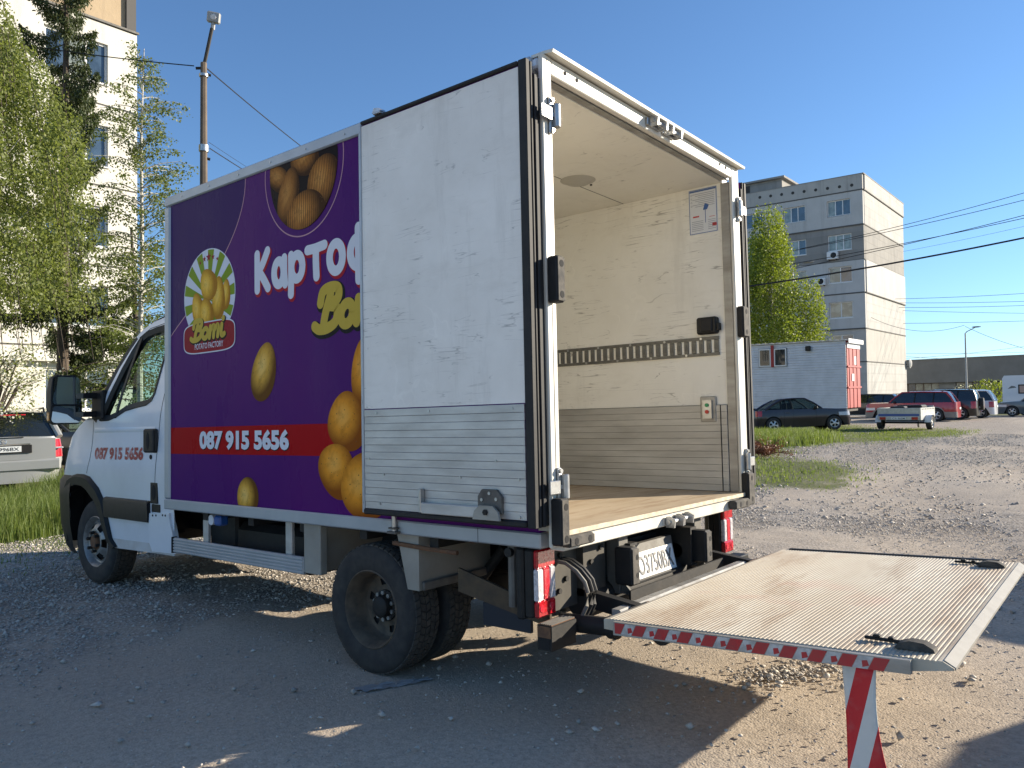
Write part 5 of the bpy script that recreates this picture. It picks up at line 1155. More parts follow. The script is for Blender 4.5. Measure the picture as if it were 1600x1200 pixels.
    def patch(u0, u1, z0, z1, m, nm, off=.012):
        rows = []
        for i in range(7):
            u = u0+(u1-u0)*i/6; rows.append([tuple(Vector(surf(u, z))+Vector((surf(u,z)[0]*off*.8, math.copysign(off, surf(u,z)[1]), 0))) for z in np.linspace(z0, z1, 4)])
        a = MB().grid(rows); o1 = obj(nm, a, m, root, 40); b = MB(); b.v = [(-q[0], q[1], q[2]) for q in a.v]; b.f = [f[::-1] for f in a.f]; obj(nm, b, m, root, 40)
    tl = .62 if not deck else .66
    patch(.12, .215, tl, belt-.02, M['lens_red'], 'tail_light'); patch(.78, .875, .60, .74, M['lens_white'], 'headlight', .02)
    patch(.93, 1.0, .60, .70, M['black_plastic'], 'grille', .02); patch(.93, 1.0, .36, .46, M['black_plastic'], 'air_intake', .02)
    if rear_plate: obj('number_plate', MB().box(-.26, .26, yR-.022, yR-.012, .62, .73), M['plate'], root, 0)
    obj('number_plate', MB().box(-.26, .26, yF+.012, yF+.022, .42, .53), M['plate'], root, 0)
    t_, d_, b_ = car_wheel_meshes(r)
    for yy in (ya, yb):
        for s in (-1, 1):
            w_ = link('wheel', t_, root, (s*(hw-.005), yy, r), (0, 0, 0 if s < 0 else math.pi)); link('rim', d_, w_); link('brake_drum', b_, w_)
    return root

GR = 'cars parked across the yard'
h1_ = (.60, -.80)
fwp = Vector((31.0, 8.05)); ctr = fwp-Vector(h1_)*1.28
car('parked_car', 'dark plum soft top hatchback parked beside the white site wagon', ctr.x, ctr.y, h1_, M['p_plum'], 4.05, 1.70, 1.40, 2.47, .80, .30, .90, .82, deck=.90, ywb=.78, yt=.12, yr=-.80, yrb=-1.55, group=GR, pillars=(-.42,), side_glass=M['car_glass_l'], glassm=M['car_glass_l'])
car('parked_car', 'dark red estate with grey sill cladding and roof rails', 44.2, 7.55, (-.03,1), M['p_red'], 4.6, 1.78, 1.60, 2.65, .95, .335, .98, .96, ywb=1.0, yt=.35, yr=-1.75, yrb=-2.12, clad=M['cladding'], rails=True, group=GR, pillars=(-.25,-1.15))
sv = car('parked_car', 'black off-roader with spare wheel on its tail', 47.2, 6.85, (-.03,1), M['p_black'], 4.2, 1.78, 1.68, 2.5, .85, .35, 1.02, 1.0, ywb=.9, yt=.4, yr=-1.85, yrb=-2.02, rails=True, group=GR, pillars=(-.2,-1.1))
t_, d_, b_ = car_wheel_meshes(.35); w_ = link('spare_wheel', t_, sv, (.12, -2.30, .85), (0,0,math.pi/2)); obj('cover', MB().lathe([(0,-.02),(.22,-.02),(.235,0.)], (0,0,0), 'x', 24), M['p_silver'], w_)
car('parked_car', 'white people carrier with large rear window', 50.2, 6.45, (-.03,1), M['p_white'], 4.35, 1.78, 1.64, 2.7, .9, .32, .98, .93, ywb=1.25, yt=.5, yr=-1.75, yrb=-2.10, group=GR, pillars=(-.1,-1.05))
car('parked_car', 'grey saloon parked in front of the motorhome', 55, 2.55, (0,1), M['p_grey'], 4.6, 1.78, 1.46, 2.7, .9, .32, .92, .86, deck=.95, ywb=.95, yt=.25, yr=-1.0, yrb=-1.65, group=GR, pillars=(-.4,))
car('parked_car', 'charcoal estate partly hidden behind the red estate', 50.5, 11.6, (-.05,1), M['p_dark'], 4.5, 1.76, 1.50, 2.65, .9, .31, .93, .88, ywb=1.0, yt=.3, yr=-1.7, yrb=-2.1, group=GR, pillars=(-.3,-1.2))
car('parked_car', 'silver car parked far across the lot behind the red estate', 56.5, 9.4, (-.05,1), M['p_silver'], 4.4, 1.76, 1.55, 2.65, .9, .31, .95, .9, ywb=1.0, yt=.3, yr=-1.7, yrb=-2.1, group=GR, pillars=(-.3,-1.2))
car('parked_car', 'unseen grey hatchback added for the shadow beside the platform', 6.75, -4.55, (-1,.02), M['p_grey'], 4.1, 1.74, 1.50, 2.5, .85, .31, .93, .88, ywb=.95, yt=.3, yr=-1.5, yrb=-1.92, pillars=(-.35,))  # out of view, added so its roof shades the ground at right
car('parked_car', 'charcoal saloon parked beyond the silver estate by the cream block', 4.45, 17.6, (.66,-.75), M['p_dark'], 4.4, 1.76, 1.44, 2.65, .9, .31, .92, .86, deck=.94, ywb=.95, yt=.25, yr=-.95, yrb=-1.6, pillars=(-.4,), side_glass=M['car_glass_l'], glassm=M['car_glass_l'])
car('parked_car', 'unseen white estate added for the shadow behind the platform', 2.6, -4.7, (-1,.0), M['p_white'], 4.1, 1.74, 1.50, 2.5, .85, .31, .93, .88, ywb=.95, yt=.3, yr=-1.75, yrb=-2.0, pillars=(-.35,))  # second out-of-view car, roof lengthened to cast the lower right shadow
hm = (.31, .95); mcx, mcy = 2.17+hm[0]*2.3, 13.2+hm[1]*2.3
mc = car('parked_car', 'silver estate seen from behind across the tall grass', mcx, mcy, hm, M['p_silver'], 4.6, 1.80, 1.46, 2.76, .85, .32, .96, .86, ywb=.95, yt=.25, yr=-1.78, yrb=-2.16, rails=2, pillars=(-.35,-1.25), rear_plate=False)
yR = -2.3
obj('plate_recess', MB().box(-.42, .42, yR-.03, yR-.005, .72, .86), M['gap'], mc, 0)
np_ = obj('number_plate', MB().box(-.265, .265, yR-.04, yR-.0315, .745, .845), M['plate'], mc, 0)
lettering('CB8996BX', lambda u, v: (-.25+.48*u, yR-.042, .765+.06*v), M['plate_txt'], np_, .01)
obj('trim_strip', MB().cbox(-.40, .40, yR-.045, yR-.031, .862, .885, .004), M['chrome'], mc)
em = obj('badge', MB().tube([(.045*math.cos(t), yR-.03, .918+.045*math.sin(t)) for t in np.linspace(0, 2*math.pi, 25)], .004, 6, False), M['chrome'], mc)
for a in (90, 210, 330): obj('spoke', MB().tube([(0,yR-.03,.918),(.043*math.cos(R(a)),yR-.03,.918+.043*math.sin(R(a)))], .004, 5), M['chrome'], em)
obj('brake_light', MB().cbox(-.34, .34, -1.95, -1.935, 1.375, 1.395, .003), M['lens_bright'], mc); obj('wiper', MB().cbox(-.06,.30,-2.30,-2.285,.985,1.0,.004), M['black_plastic'], mc)
obj('tailgate', MB().grid([[(x, yR-.008+.02*abs(x/.8)**3, z) for x in np.linspace(-.78,.78,13)] for z in (.60,.70,.80,.90,.962)]), M['p_silver'], mc, 60)

# site wagon
sw = empty('site_wagon', (35.95, 8.66, gz(36,10)-.0), (LEAN[0], LEAN[1], 0)); z0, z1 = .82, 4.05
prof = []
nS = 26
for k in range(nS):
    a = z0+(z1-z0)*k/nS; b = z0+(z1-z0)*(k+1)/nS; prof += [(-.045, a+.004), (-.012, b-.004)]
M['board'] = mat('white_metal_cladding', (.62,.63,.64), (.52,.53,.54), .4, .1, 2); M['red_board'] = mat('red_boards', (.36,.02,.018), (.27,.018,.018), .55, 0, 4)
obj('clad_wall', MB().prism(prof+[(.1,z1),(.1,z0)], 'y', 0, 6.6), M['board'], sw, 0); obj('clad_wall', MB().box(2.25, 2.35, 0, 6.6, z0, z1), M['board'], sw, 0); obj('end_wall', MB().box(.1, 2.25, 6.5, 6.6, z0, z1), M['board'], sw, 0)
ew = obj('end_wall', MB().box(.02, 2.33, -.005, .0, z0, z1), M['red_board'], sw, 0)
for k in range(7): obj('red_board', MB().cbox(.05+k*.32, .05+k*.32+.28, -.03-.02*(k % 2), -.006, z0+.02, z1-.38, .006), M['red_board'], ew)
for z in (z0+.95, z0+1.95): obj('rail', MB().cbox(.03, 2.32, -.075, -.052, z, z+.09, .008), M['red_board'], ew)
obj('sign_board', MB().cbox(.08, 2.27, -.05, -.007, z1-.36, z1-.08, .01), M['win_frame'], ew); obj('notice', MB().box(.75,1.1,-.056,-.051,z0+1.3,z0+1.65), M['plate'], ew, 0); obj('notice', MB().box(1.2,1.5,-.056,-.051,z0+2.1,z0+2.5), M['plate'], ew, 0)
prof = [(y, z1+.05+.02*math.sin(y*18)) for y in np.arange(-.15, 6.76, .035)]
obj('corrugated_roof', MB().prism(prof+[(6.75, z1+.0),(-.15, z1)], 'x', -.12, 2.5), mat('tin_roof', (.55,.54,.52), (.36,.34,.31), .5, .4, 3), sw, 0)
obj('fascia', MB().box(-.1,2.45,-.17,-.152,z1-.12,z1+.09), M['win_frame'], sw, 0)
wn = obj('window', MB().box(-.070,-.046,2.78,4.22,z1-1.13,z1-.20), M['inside'], sw, 0); obj('window_post', MB().box(-.11,-.0705,3.425,3.575,z1-1.15,z1-.05), M['red_board'], wn, 0)
for a, b in ((2.80,3.42),(3.58,4.20)): f_ = obj('window_frame', MB().box(-.095,-.0755,a,b,z1-1.12,z1-.22), M['win_frame'], wn, 0); obj('pane', MB().box(-.10,-.0955,a+.06,b-.06,z1-1.06,z1-.28), M['car_glass'], wn, 0)
obj('wall_lamp', MB().cbox(-.2,-.046,1.6,1.85,z1-.42,z1-.18,.03), M['black_plastic'], sw)
obj('chassis', MB().box(.15,2.2,.1,6.5,z0-.16,z0-.005), M['dark_metal'], sw, 0)
for y in (1.1, 5.3): obj('wheel_block', MB().box(.2,.55,y,y+.5,-.1,z0-.165).box(1.8,2.15,y,y+.5,-.1,z0-.165), M['dark_metal'], sw, 0)
setp(sw, 'white clad site wagon with red boarded end wall and tin roof', 'wagon')

# utility trailer
ut = empty('utility_trailer', (32.35, 5.65, gz(32.35,5.65)), (LEAN[0]*.8, LEAN[1]*.8, R(-4)))
M['galv'] = mat('galvanised_sheet', (.52,.53,.52), (.38,.39,.38), .4, .6, 8); M['blue_strip'] = mat('blue_strip', (.05,.10,.30), rough=.4)
hw_ = .82
tg = obj('tailgate', MB().cbox(0, .035, -hw_, hw_, .42, .92, .006), M['galv'], ut)
for z in (.86, .74): obj('pressing', MB().cbox(-.012, -.0005, -hw_+.05, hw_-.05, z-.02, z+.02, .005), M['galv'], tg)
obj('stripe', MB().box(-.004,-.001,-hw_+.03,hw_-.03,.58,.68), M['blue_strip'], tg, 0); pl_ = obj('number_plate', MB().box(-.02,-.002,-.27,.27,.44,.54), M['plate'], tg, 0); lettering('C3196EM', lambda u, v: (-.021, .24-.48*u, .455+.07*v), M['plate_txt'], pl_, .01)
for s in (-1, 1):
    lt = obj('tail_light', MB().cbox(-.035,-.001,s*.62-.12,s*.62+.12,.435,.545,.01), M['lens_red'], tg)
    sd_ = obj('side_wall', MB().prism([(.036,.42),(2.1,.42),(2.1,.92),(.036,.92)], 'y', s*hw_-.02, s*hw_+.02), M['galv'], ut)
    for k in range(8): obj('slot', MB().box(.2+k*.24,.32+k*.24,s*hw_+s*.021-.001,s*hw_+s*.021+.001,.84,.88), M['gap'], sd_, 0)
    ty, rm, bb = car_wheel_meshes(.28)
    for q in (.85, 1.42):
        if q < 1: 
            w_ = link('wheel', ty, ut, (q, s*(hw_+.24), .28), (0,0,math.pi/2*(1 if s < 0 else -1))); link('rim', rm, w_); link('brake_drum', bb, w_)
    rows = [[(.85+.36*math.cos(t), s*(hw_+o_), .28+.34*math.sin(t)) for t in np.linspace(.1, math.pi-.1, 14)] for o_ in (.03,.27)]; obj('mudguard', MB().grid(rows), M['win_frame'], ut, 40)
obj('deck', MB().box(.036,2.1,-hw_+.02,hw_-.02,.42,.46), M['dark_metal'], ut, 0); obj('front_wall', MB().cbox(2.06,2.1,-hw_+.025,hw_-.025,.465,.98,.005), M['galv'], ut); obj('load', MB().cbox(1.1,1.9,-.6,.4,.465,1.02,.05).cbox(.5,1.05,-.1,.5,.465,.98,.06), M['black_plastic'], ut)
obj('axle', MB().cyl((.85,0,.28), .035, -hw_-.05, hw_+.05, 'y', 10), M['dark_metal'], ut); obj('drawbar', MB().tube([(2.1,.5,.44),(3.3,0,.44)], .04, 6).tube([(2.1,-.5,.44),(3.3,0,.44)], .04, 6), M['galv'], ut); obj('jockey_wheel', MB().tube([(3.1,.08,.5),(3.1,.08,.1)], .025, 8).cyl((3.1,.08,.1), .1, -.03, .03, 'y', 14), M['dark_metal'], ut)
setp(ut, 'small galvanised utility trailer with blue stripe standing on grass', 'trailer')

# motorhome
mh = empty('motorhome', (62.2, 5.35, gz(62.2,4)), (LEAN[0]*.8, LEAN[1]*.8, 0))
bd = obj('body', MB().prism([(0,.45),(0,2.65),(-.12,2.85),(-5.2,2.85),(-5.8,2.5),(-5.9,1.6),(-6.6,1.3),(-6.7,.45)], 'x', 0, 2.2), M['p_white'], mh, 30)
for y0, y1 in ((-1.75,-.95),(-4.0,-3.0)): f_ = obj('window', MB().cbox(-.03,-.001,y0,y1,1.55,2.2,.02), M['black_plastic'], mh); obj('pane', MB().box(-.035,-.0305,y0+.08,y1-.08,1.63,2.12), mat('rosy_pane', (.42,.27,.22), rough=.2), f_, 0)  # panes have one even rosy base colour
obj('stripe', MB().prism([(-.3,1.9),(-.55,2.12),(-.75,2.08),(-.85,1.98),(-.6,1.95)], 'x', -.004, -.001), M['p_grey'], mh, 0); obj('skirt', MB().box(.05,2.15,-6.5,-.1,.25,.448), M['cladding'], mh, 0)
t_, d_, b_ = car_wheel_meshes(.335)
for y in (-1.3, -5.5):
    for s, x_ in ((-1,-.01),(1,2.21)): w_ = link('wheel', t_, mh, (x_, y, .335), (0,0,0 if s < 0 else math.pi)); link('rim', d_, w_); link('brake_drum', b_, w_)
setp(mh, 'white motorhome with a rosy rear window', 'motorhome')

# ================================================================ poles and wires
M['pole'] = mat('concrete_pole', (.16,.125,.095), (.10,.078,.06), .9, 0, 3, bump=.2); M['pole_grey'] = mat('grey_lamp_post', (.34,.35,.35), (.25,.25,.25), .5, .3, 4); M['wire'] = mat('black_cable', (.012,.012,.013), rough=.7)
lp1 = empty('street_lamp', (5.05, 11.8, gz(5.05,11.8)-.1), (LEAN[0]*.9, LEAN[1]*.4, 0))
obj('post', MB().tube([(0,0,0),(0,0,4.2),(.0,0,8.22)], [.10,.08,.06], 8), M['pole'], lp1, 30); obj('collar', MB().cyl((0,0,7.95), .085, 0, .05, 'z', 12), M['steel'], lp1); obj('collar', MB().cyl((0,0,6.5), .09, 0, .12, 'z', 12), M['steel'], lp1)
obj('arm', MB().tube([(0,0,8.15),(.02,-.03,8.3),(.085,-.15,8.88)], .035, 8), M['dark_metal'], lp1)
hdl = obj('lamp_head', MB().cbox(-.12,.12,-.055,.055,0,.20,.02).tube([(0,0,-.12),(0,0,.02)], .04, 8), M['pole_grey'], lp1); hdl.location = (.10,-.17,8.98); hdl.rotation_euler = (R(12), R(8), R(-40))
obj('lens', MB().lathe([(0,-.012),(.05,-.01),(.058,0)], (0,-.056,.1), 'y', 16), M['lens_white'], hdl)
for a, b, z in ((-.12,.08,8.12),(.12,-.05,8.02),(.1,-.06,6.38)): obj('insulator', MB().tube([(0,0,z),(a,b,z-.02)], .028, 8), M['black_rub'], lp1)
setp(lp1, 'weathered concrete lamp post with square lamp head beside young birch', 'lamp post')
def lamp_post(x, y, h, arm, label):
    o = empty('street_lamp', (x, y, gz(x, y)-.1), (LEAN[0], LEAN[1], 0)); obj('post', MB().tube([(0,0,0),(0,0,h)], [.09,.05], 8), M['pole_grey'], o, 30)
    obj('arm', MB().tube([(0,0,h-.02),(arm[0]*.15,arm[1]*.15,h+.12),(arm[0]*.9,arm[1]*.9,h+.42)], .035, 6), M['pole_grey'], o)
    m = MB().ell((arm[0],arm[1],h+.46), .12+abs(arm[0])*.2, .12+abs(arm[1])*.3, .06, 12, 6); obj('lamp_head', m, M['pole_grey'], o); setp(o, label, 'lamp post', 'slim lamp posts on the far side of the yard'); return o
lamp_post(47.2, 14.9, 9.6, (.5,-.85), 'slim grey lamp post against the leafy tree by the site wagon'); lamp_post(65.75, 8.1, 6.4, (.35,-.7), 'slim grey lamp post in front of the warehouse')
def wire(a, b, sag, r=.012, label=''):
    a, b = Vector(a), Vector(b); n = 24; pts = []
    for i in range(n+1):
        t = i/n; p = a.lerp(b, t); p.z -= sag*4*t*(1-t); pts.append(p)
    o = obj('power_line', MB().tube(pts, r, 5), M['wire']); setp(o, label, 'power line', 'overhead lines'); return o
LBL = 'thin overhead line crossing the sky beside the grey block'
def at(px, py, d):                       # direction from the viewpoint, metres forward: endpoints of far cables
    v = fw+r2*((px-800)/1214.56)-u2*((py-600)/1214.56); return Vector((-2.8283,-2.0609,1.3648))+v*d
wire(at(-120,42,16), at(303,103,14.95), .08, .011, 'black cable running from lamp post past the weeping birch')
wire(at(322,106,14.95), at(560,293,26), .1, .012, 'black cable from lamp post top dropping behind the truck'); wire(at(328,232,14.95), at(470,318,22), .03, .010, 'lower black cable from lamp post behind the truck'); wire(at(326,222,14.95), at(480,318,20), .03, .004, 'hair thin wire from lamp post behind the truck')
wire(at(1100,457,46), at(1720,346,40), .25, .05, 'thick black cable crossing in front of the grey block')
for a, b, s, r_, d0, d1 in (((1160,436),(1700,310),.2,.02,48,44),((1160,425),(1700,318),.2,.02,48,44),((1200,399),(1700,287),.2,.018,48,44),((1250,389),(1700,272),.2,.018,50,44),((1411,393),(1700,330),.1,.01,60,50),
        ((1290,468),(1720,449),.3,.018,70,70),((1250,470),(1720,466),.3,.018,72,70),((1250,478),(1720,472),.3,.018,72,70),((1240,478),(1720,490),.2,.016,74,70),((1240,505),(1720,497),.2,.018,74,70),((1350,490),(1507,508),.9,.014,64,60),((1508,510),(1700,560),.5,.014,60,56),((1415,560),(1720,520),.4,.014,85,85),((1415,557),(1720,562),.3,.014,85,85),((1415,552),(1720,545),.2,.014,88,88)):
    wire(at(*a, d0), at(*b, d1), s, r_, LBL if d0 < 61 else 'hair thin far overhead line above the warehouse roof')

# ================================================================ vegetation
def leaf_mat(name, c1, c2, trans=.35):
    t = NT(name); at_ = t.n('ShaderNodeAttribute', attribute_name='tone'); c = t.mix(at_.outputs['Fac'], c1, c2); t.col(c).set(Roughness=.55)
    tl = t.n('ShaderNodeBsdfTranslucent'); t.l(t.mix(.5, c, (c2[0]*1.3,c2[1]*1.4,c2[2]*.6)), tl.inputs[0]); mx = t.n('ShaderNodeMixShader'); mx.inputs[0].default_value = trans
    t.l(t.b.outputs[0], mx.inputs[1]); t.l(tl.outputs[0], mx.inputs[2]); t.l(mx.outputs[0], t.out.inputs['Surface']); return t.m
def quads(P, size, aspect=.7, down=.0, asp_jit=.3):
    n = len(P); size = np.broadcast_to(size, (n,))*rng.uniform(.65, 1.3, n)
    a = rng.normal(size=(n,3)); a[:,2] -= down*2; a /= np.linalg.norm(a, axis=1)[:,None]
    b = rng.normal(size=(n,3)); b -= (b*a).sum(1)[:,None]*a; b /= np.linalg.norm(b, axis=1)[:,None]
    A = a*size[:,None]; B = b*(size*aspect*.5)[:,None]
    V_ = np.stack([P, P+A*.45+B, P+A, P+A*.45-B], 1).reshape(-1,3); return V_, np.arange(4*n).reshape(-1,4)
def foliage(name, P, size, m, parent, aspect=.7, down=0., kind=None):
    V_, F_ = quads(P, size, aspect, down); o = raw(name, V_, F_, m, parent); t = np.repeat(rng.random(len(P)), 4).astype(np.float32)
    a = o.data.attributes.new('tone', 'FLOAT', 'POINT'); a.data.foreach_set('value', t); return o
M['birch_leaf'] = leaf_mat('birch_leaf', (.12,.155,.035), (.24,.27,.085), .5); M['birch_leaf2'] = leaf_mat('young_birch_leaf', (.085,.12,.022), (.17,.20,.055), .45); M['spruce'] = leaf_mat('spruce_needle', (.026,.042,.012), (.075,.095,.028), .25); M['blossom'] = leaf_mat('blossom_petal', (.62,.60,.52), (.80,.78,.70), .3)
M['willow'] = leaf_mat('far_birch_leaf', (.12,.17,.015), (.24,.28,.035), .45); M['grass'] = leaf_mat('grass_blade', (.075,.13,.02), (.20,.24,.06), .4); M['dry'] = leaf_mat('dead_twig', (.16,.055,.025), (.28,.11,.05), .1)
M['bark_w'] = mat('birch_bark', (.50,.48,.44), (.10,.09,.08), .85, 0, 9, (.5,.65), stretch=(1,1,4)); M['bark_d'] = mat('dark_bark', (.065,.05,.038), (.11,.085,.065), .95, 0, 20, bump=.5)
def strands(n, cx, cy, cz_lo, cz_hi, rx, ry, shape, lmin, lmax, step, jit):
    pts = []; tw = []
    for i in range(n):
        z = cz_lo+(cz_hi-cz_lo)*random.random()**.8; k = shape((z-cz_lo)/(cz_hi-cz_lo)); a = random.random()*2*math.pi; q = math.sqrt(random.random())*k
        x, y = cx+rx*q*math.cos(a), cy+ry*q*math.sin(a); ln = random.uniform(lmin, lmax); m = max(3, int(ln/step)); dx, dy = math.cos(a)*.18*ln, math.sin(a)*.18*ln
        if i % 16 == 0: tw.append([(x+dx*t, y+dy*t, z-ln*t*t*.35-ln*t*.65) for t in (0,.35,.7,1)])
        for j in range(m):
            t = j/m; pts.append((x+dx*t+random.gauss(0,jit), y+dy*t+random.gauss(0,jit), z-ln*t*t*.35-ln*t*.65+random.gauss(0,jit)))
    return np.array(pts), tw
def trunk_mesh(pts, r0, r1, n=9):
    m = len(pts); return MB().tube(pts, [r0+(r1-r0)*i/(m-1) for i in range(m)], n)
def limbs(mb, base, crown_pts, k, r):
    for i in range(k):
        q = crown_pts[random.randrange(len(crown_pts))]; b = base[random.randrange(len(base))]
        if q[2] < b[2]+.2: continue
        mb.tube([b, (b[0]*.5+q[0]*.5, b[1]*.5+q[1]*.5, b[2]*.35+q[2]*.65), tuple(q)], [r, r*.6, r*.2], 5)
# weeping birch by the cream block
wb_ = empty('birch_tree', (1.60, 14.75, gz(1.6,14.75))); bz = gz(2.55,15.6)
P, tw = strands(4200, 0, 0, 3.4, 10.2, 2.55, 2.2, lambda t: (1.0-.10*t if t < .55 else max(.05, .95-1.75*(t-.55))), .9, 2.6, .045, .035)
kk = vnoise(P[:,0]*1.0+.35*P[:,1], P[:,2], .85, 41)*.65+vnoise(P[:,0]-P[:,1], P[:,2], .35, 42)*.35; P = P[(P[:,2] > 2.9+.8*vnoise(P[:,0], P[:,1], .5, 43)) & (kk > .36)]
foliage('crown', P, .056, M['birch_leaf'], wb_, .75, .5)
tb = trunk_mesh([(0,0,-.1),(.05,.02,2.5),(.02,.0,5),(-.05,.05,7.5),(0,0,10)], .17, .03); limbs(tb, [(.04,.02,z) for z in (3,4,5,6,7)], [p for p in P[::400]], 60, .035)
obj('trunk', tb, M['bark_w'], wb_); tm = MB()
for t in tw: tm.tube(t, .006, 4, False)
obj('twigs', tm, M['bark_d'], wb_)
setp(wb_, 'dense weeping birch hanging in front of the cream block', 'tree')
# spruce
spz = gz(5.5,19.4); spr = empty('spruce_tree', (5.5, 19.4, spz)); spr.scale = (1.28,)*3; pts = []; bmsh = MB()
z = 2.0
while z < 11.8:
    nb = random.choice((2,2,3,3))
    for k in range(nb):
        a = random.random()*2*math.pi; ln = (1.65-.115*z)*random.uniform(.4,1.15)+.15; dro = random.uniform(.12,.42)
        br_ = [(ln*t*math.cos(a), ln*t*math.sin(a), z-dro*ln*math.sin(t*2.2)*.8+.25*ln*t**3) for t in (0,.2,.4,.6,.8,1)]; bmsh.tube(br_, [.012,.010,.008,.006,.004,.002], 4)
        m = int(1150*ln)
        for j in range(m):
            t = random.random()**.8*.88+.12; i = min(4, int(t*5)); f = t*5-i; p = [br_[i][q]+(br_[i+1][q]-br_[i][q])*f for q in range(3)]; side_ = random.gauss(0,.03+.06*math.sin(t*math.pi)); hang = abs(random.gauss(0,.07+.09*math.sin(t*math.pi)))
            pts.append((p[0]-math.sin(a)*side_, p[1]+math.cos(a)*side_, p[2]-hang+.02))
    z += random.uniform(.22,.40)
foliage('crown', np.array(pts), .075, M['spruce'], spr, .36, .8); obj('branches', bmsh, M['bark_d'], spr); obj('trunk', trunk_mesh([(0,0,-.1),(.0,.0,4),(.02,0,8),(.0,0,12)], .13, .02), M['bark_d'], spr)
setp(spr, 'dark ragged spruce between the weeping birch and young birch', 'tree')
# young birch
yb_ = empty('birch_tree', (5.3, 14.8, gz(5.3,14.8))); pts = []; bm2 = trunk_mesh([(0,0,-.1),(-.03,0,2.5),(.03,.03,5),(.0,.02,7.5),(.05,0,9.5)], .075, .008); 
for i in range(170):
    z = random.uniform(2.2, 9.3); a = random.random()*2*math.pi; ln = (1.45-.75*abs((z-5.0)/4.4))*random.uniform(.45,1.1); br_ = [(ln*t*math.cos(a), ln*t*math.sin(a), z+.55*ln*t-.35*ln*t**3) for t in (0,.35,.7,1)]; bm2.tube(br_, [.014,.010,.006,.002], 4)
    for j in range(int(110*ln)):
        t = random.random()**.6; i_ = min(2, int(t*3)); f = t*3-i_; p = [br_[i_][q]+(br_[i_+1][q]-br_[i_][q])*f for q in range(3)]; pts.append((p[0]+random.gauss(0,.07), p[1]+random.gauss(0,.07), p[2]-abs(random.gauss(0,.10))))
foliage('crown', np.array(pts), .052, M['birch_leaf2'], yb_, .8, .4); obj('trunk', bm2, M['bark_w'], yb_); setp(yb_, 'slender young birch with sparse leaves beside the concrete lamp post', 'tree')
# second thin tree seen above the cab
yc = empty('birch_tree', (6.3, 17.2, gz(6.3,17.2))); pts = []; bm2 = trunk_mesh([(0,0,-.1),(.05,0,3),(-.05,.1,6)], .10, .03)
for i in range(55):
    z = random.uniform(1.6, 5.6); a = random.random()*2*math.pi; ln = 1.6*random.uniform(.4,1.1); br_ = [(ln*t*math.cos(a), ln*t*math.sin(a), z+.3*ln*t-.5*ln*t**2) for t in (0,.35,.7,1)]; bm2.tube(br_, [.018,.012,.008,.003], 4)
    for j in range(int(95*ln)):
        t = random.random()**.6; i_ = min(2, int(t*3)); f = t*3-i_; p = [br_[i_][q]+(br_[i_+1][q]-br_[i_][q])*f for q in range(3)]; pts.append((p[0]+random.gauss(0,.12), p[1]+random.gauss(0,.12), p[2]-abs(random.gauss(0,.15))))
foliage('crown', np.array(pts), .062, M['birch_leaf2'], yc, .8, .4); obj('trunk', bm2, M['bark_d'], yc); setp(yc, 'leafy tree with dark trunk close behind the truck cab', 'tree')
# blossom shrub
bs = empty('blossom_shrub', (2.25, 14.3, gz(2.25,14.3))); pts = []; bm2 = MB(); lv_ = []
for i in range(70):
    a = random.random()*2*math.pi; ln = random.uniform(.4,1.15); z = random.uniform(1.2,2.7); br_ = [(0,0,.9),(ln*.5*math.cos(a), ln*.5*math.sin(a), z*.8+.2),(ln*math.cos(a), ln*math.sin(a), z)]; bm2.tube(br_, [.02,.012,.004], 4)
    for j in range(90): t = random.random()**.5; p = Vector(br_[1]).lerp(Vector(br_[2]), t); (pts if random.random() < .62 else lv_).append((p.x+random.gauss(0,.11), p.y+random.gauss(0,.11), p.z+random.gauss(0,.11)))
foliage('blossom', np.array(pts), .045, M['blossom'], bs, .9); foliage('leaves', np.array(lv_), .055, M['birch_leaf'], bs, .7); bm2.tube([(0,0,-.1),(0,0,.9)], .04, 6); obj('stems', bm2, M['bark_d'], bs); setp(bs, 'white flowering shrub above the silver estate', 'shrub')
# large birch by the grey block
fb_ = empty('birch_tree', (44.3, 15.3, gz(44.3,15.3)), (LEAN[0], LEAN[1], 0))
pl_, tl_ = [], []
for (dx, dy, zl, zh, r_) in ((0,0,8.5,13.2,1.1),(-.9,-.5,6.8,11.2,1.3),(1.0,.6,7.0,11.8,1.2),(.4,-1.7,5.2,8.6,1.25),(-.6,1.6,4.6,9.4,1.4),(.2,-2.4,4.0,7.0,.9),(-1.6,-1.2,3.6,6.6,1.1),(.9,2.3,3.4,7.2,1.2),(.3,.2,3.4,6.6,1.6)):
    a_, b_ = strands(int(150*r_*(zh-zl)/2.6), dx, dy, zl, zh, r_, r_, lambda t: .55+.45*math.sin(min(1, t*1.25)*math.pi*.8), .7, 2.3, .085, .10); pl_.append(a_); tl_ += b_
P = np.concatenate(pl_); P = P[P[:,2] > 1.8]
foliage('crown', P, .13, M['willow'], fb_, .7, .5); tb = trunk_mesh([(0,0,-.2),(.1,0,4),(0,.1,8),(0,0,12.5)], .25, .04); limbs(tb, [(.05,0,z) for z in (4,5,6,7,8)], [p for p in P[::300]], 40, .06); obj('trunk', tb, M['bark_w'], fb_); setp(fb_, 'tall bright green birch in front of the grey panel block', 'tree')
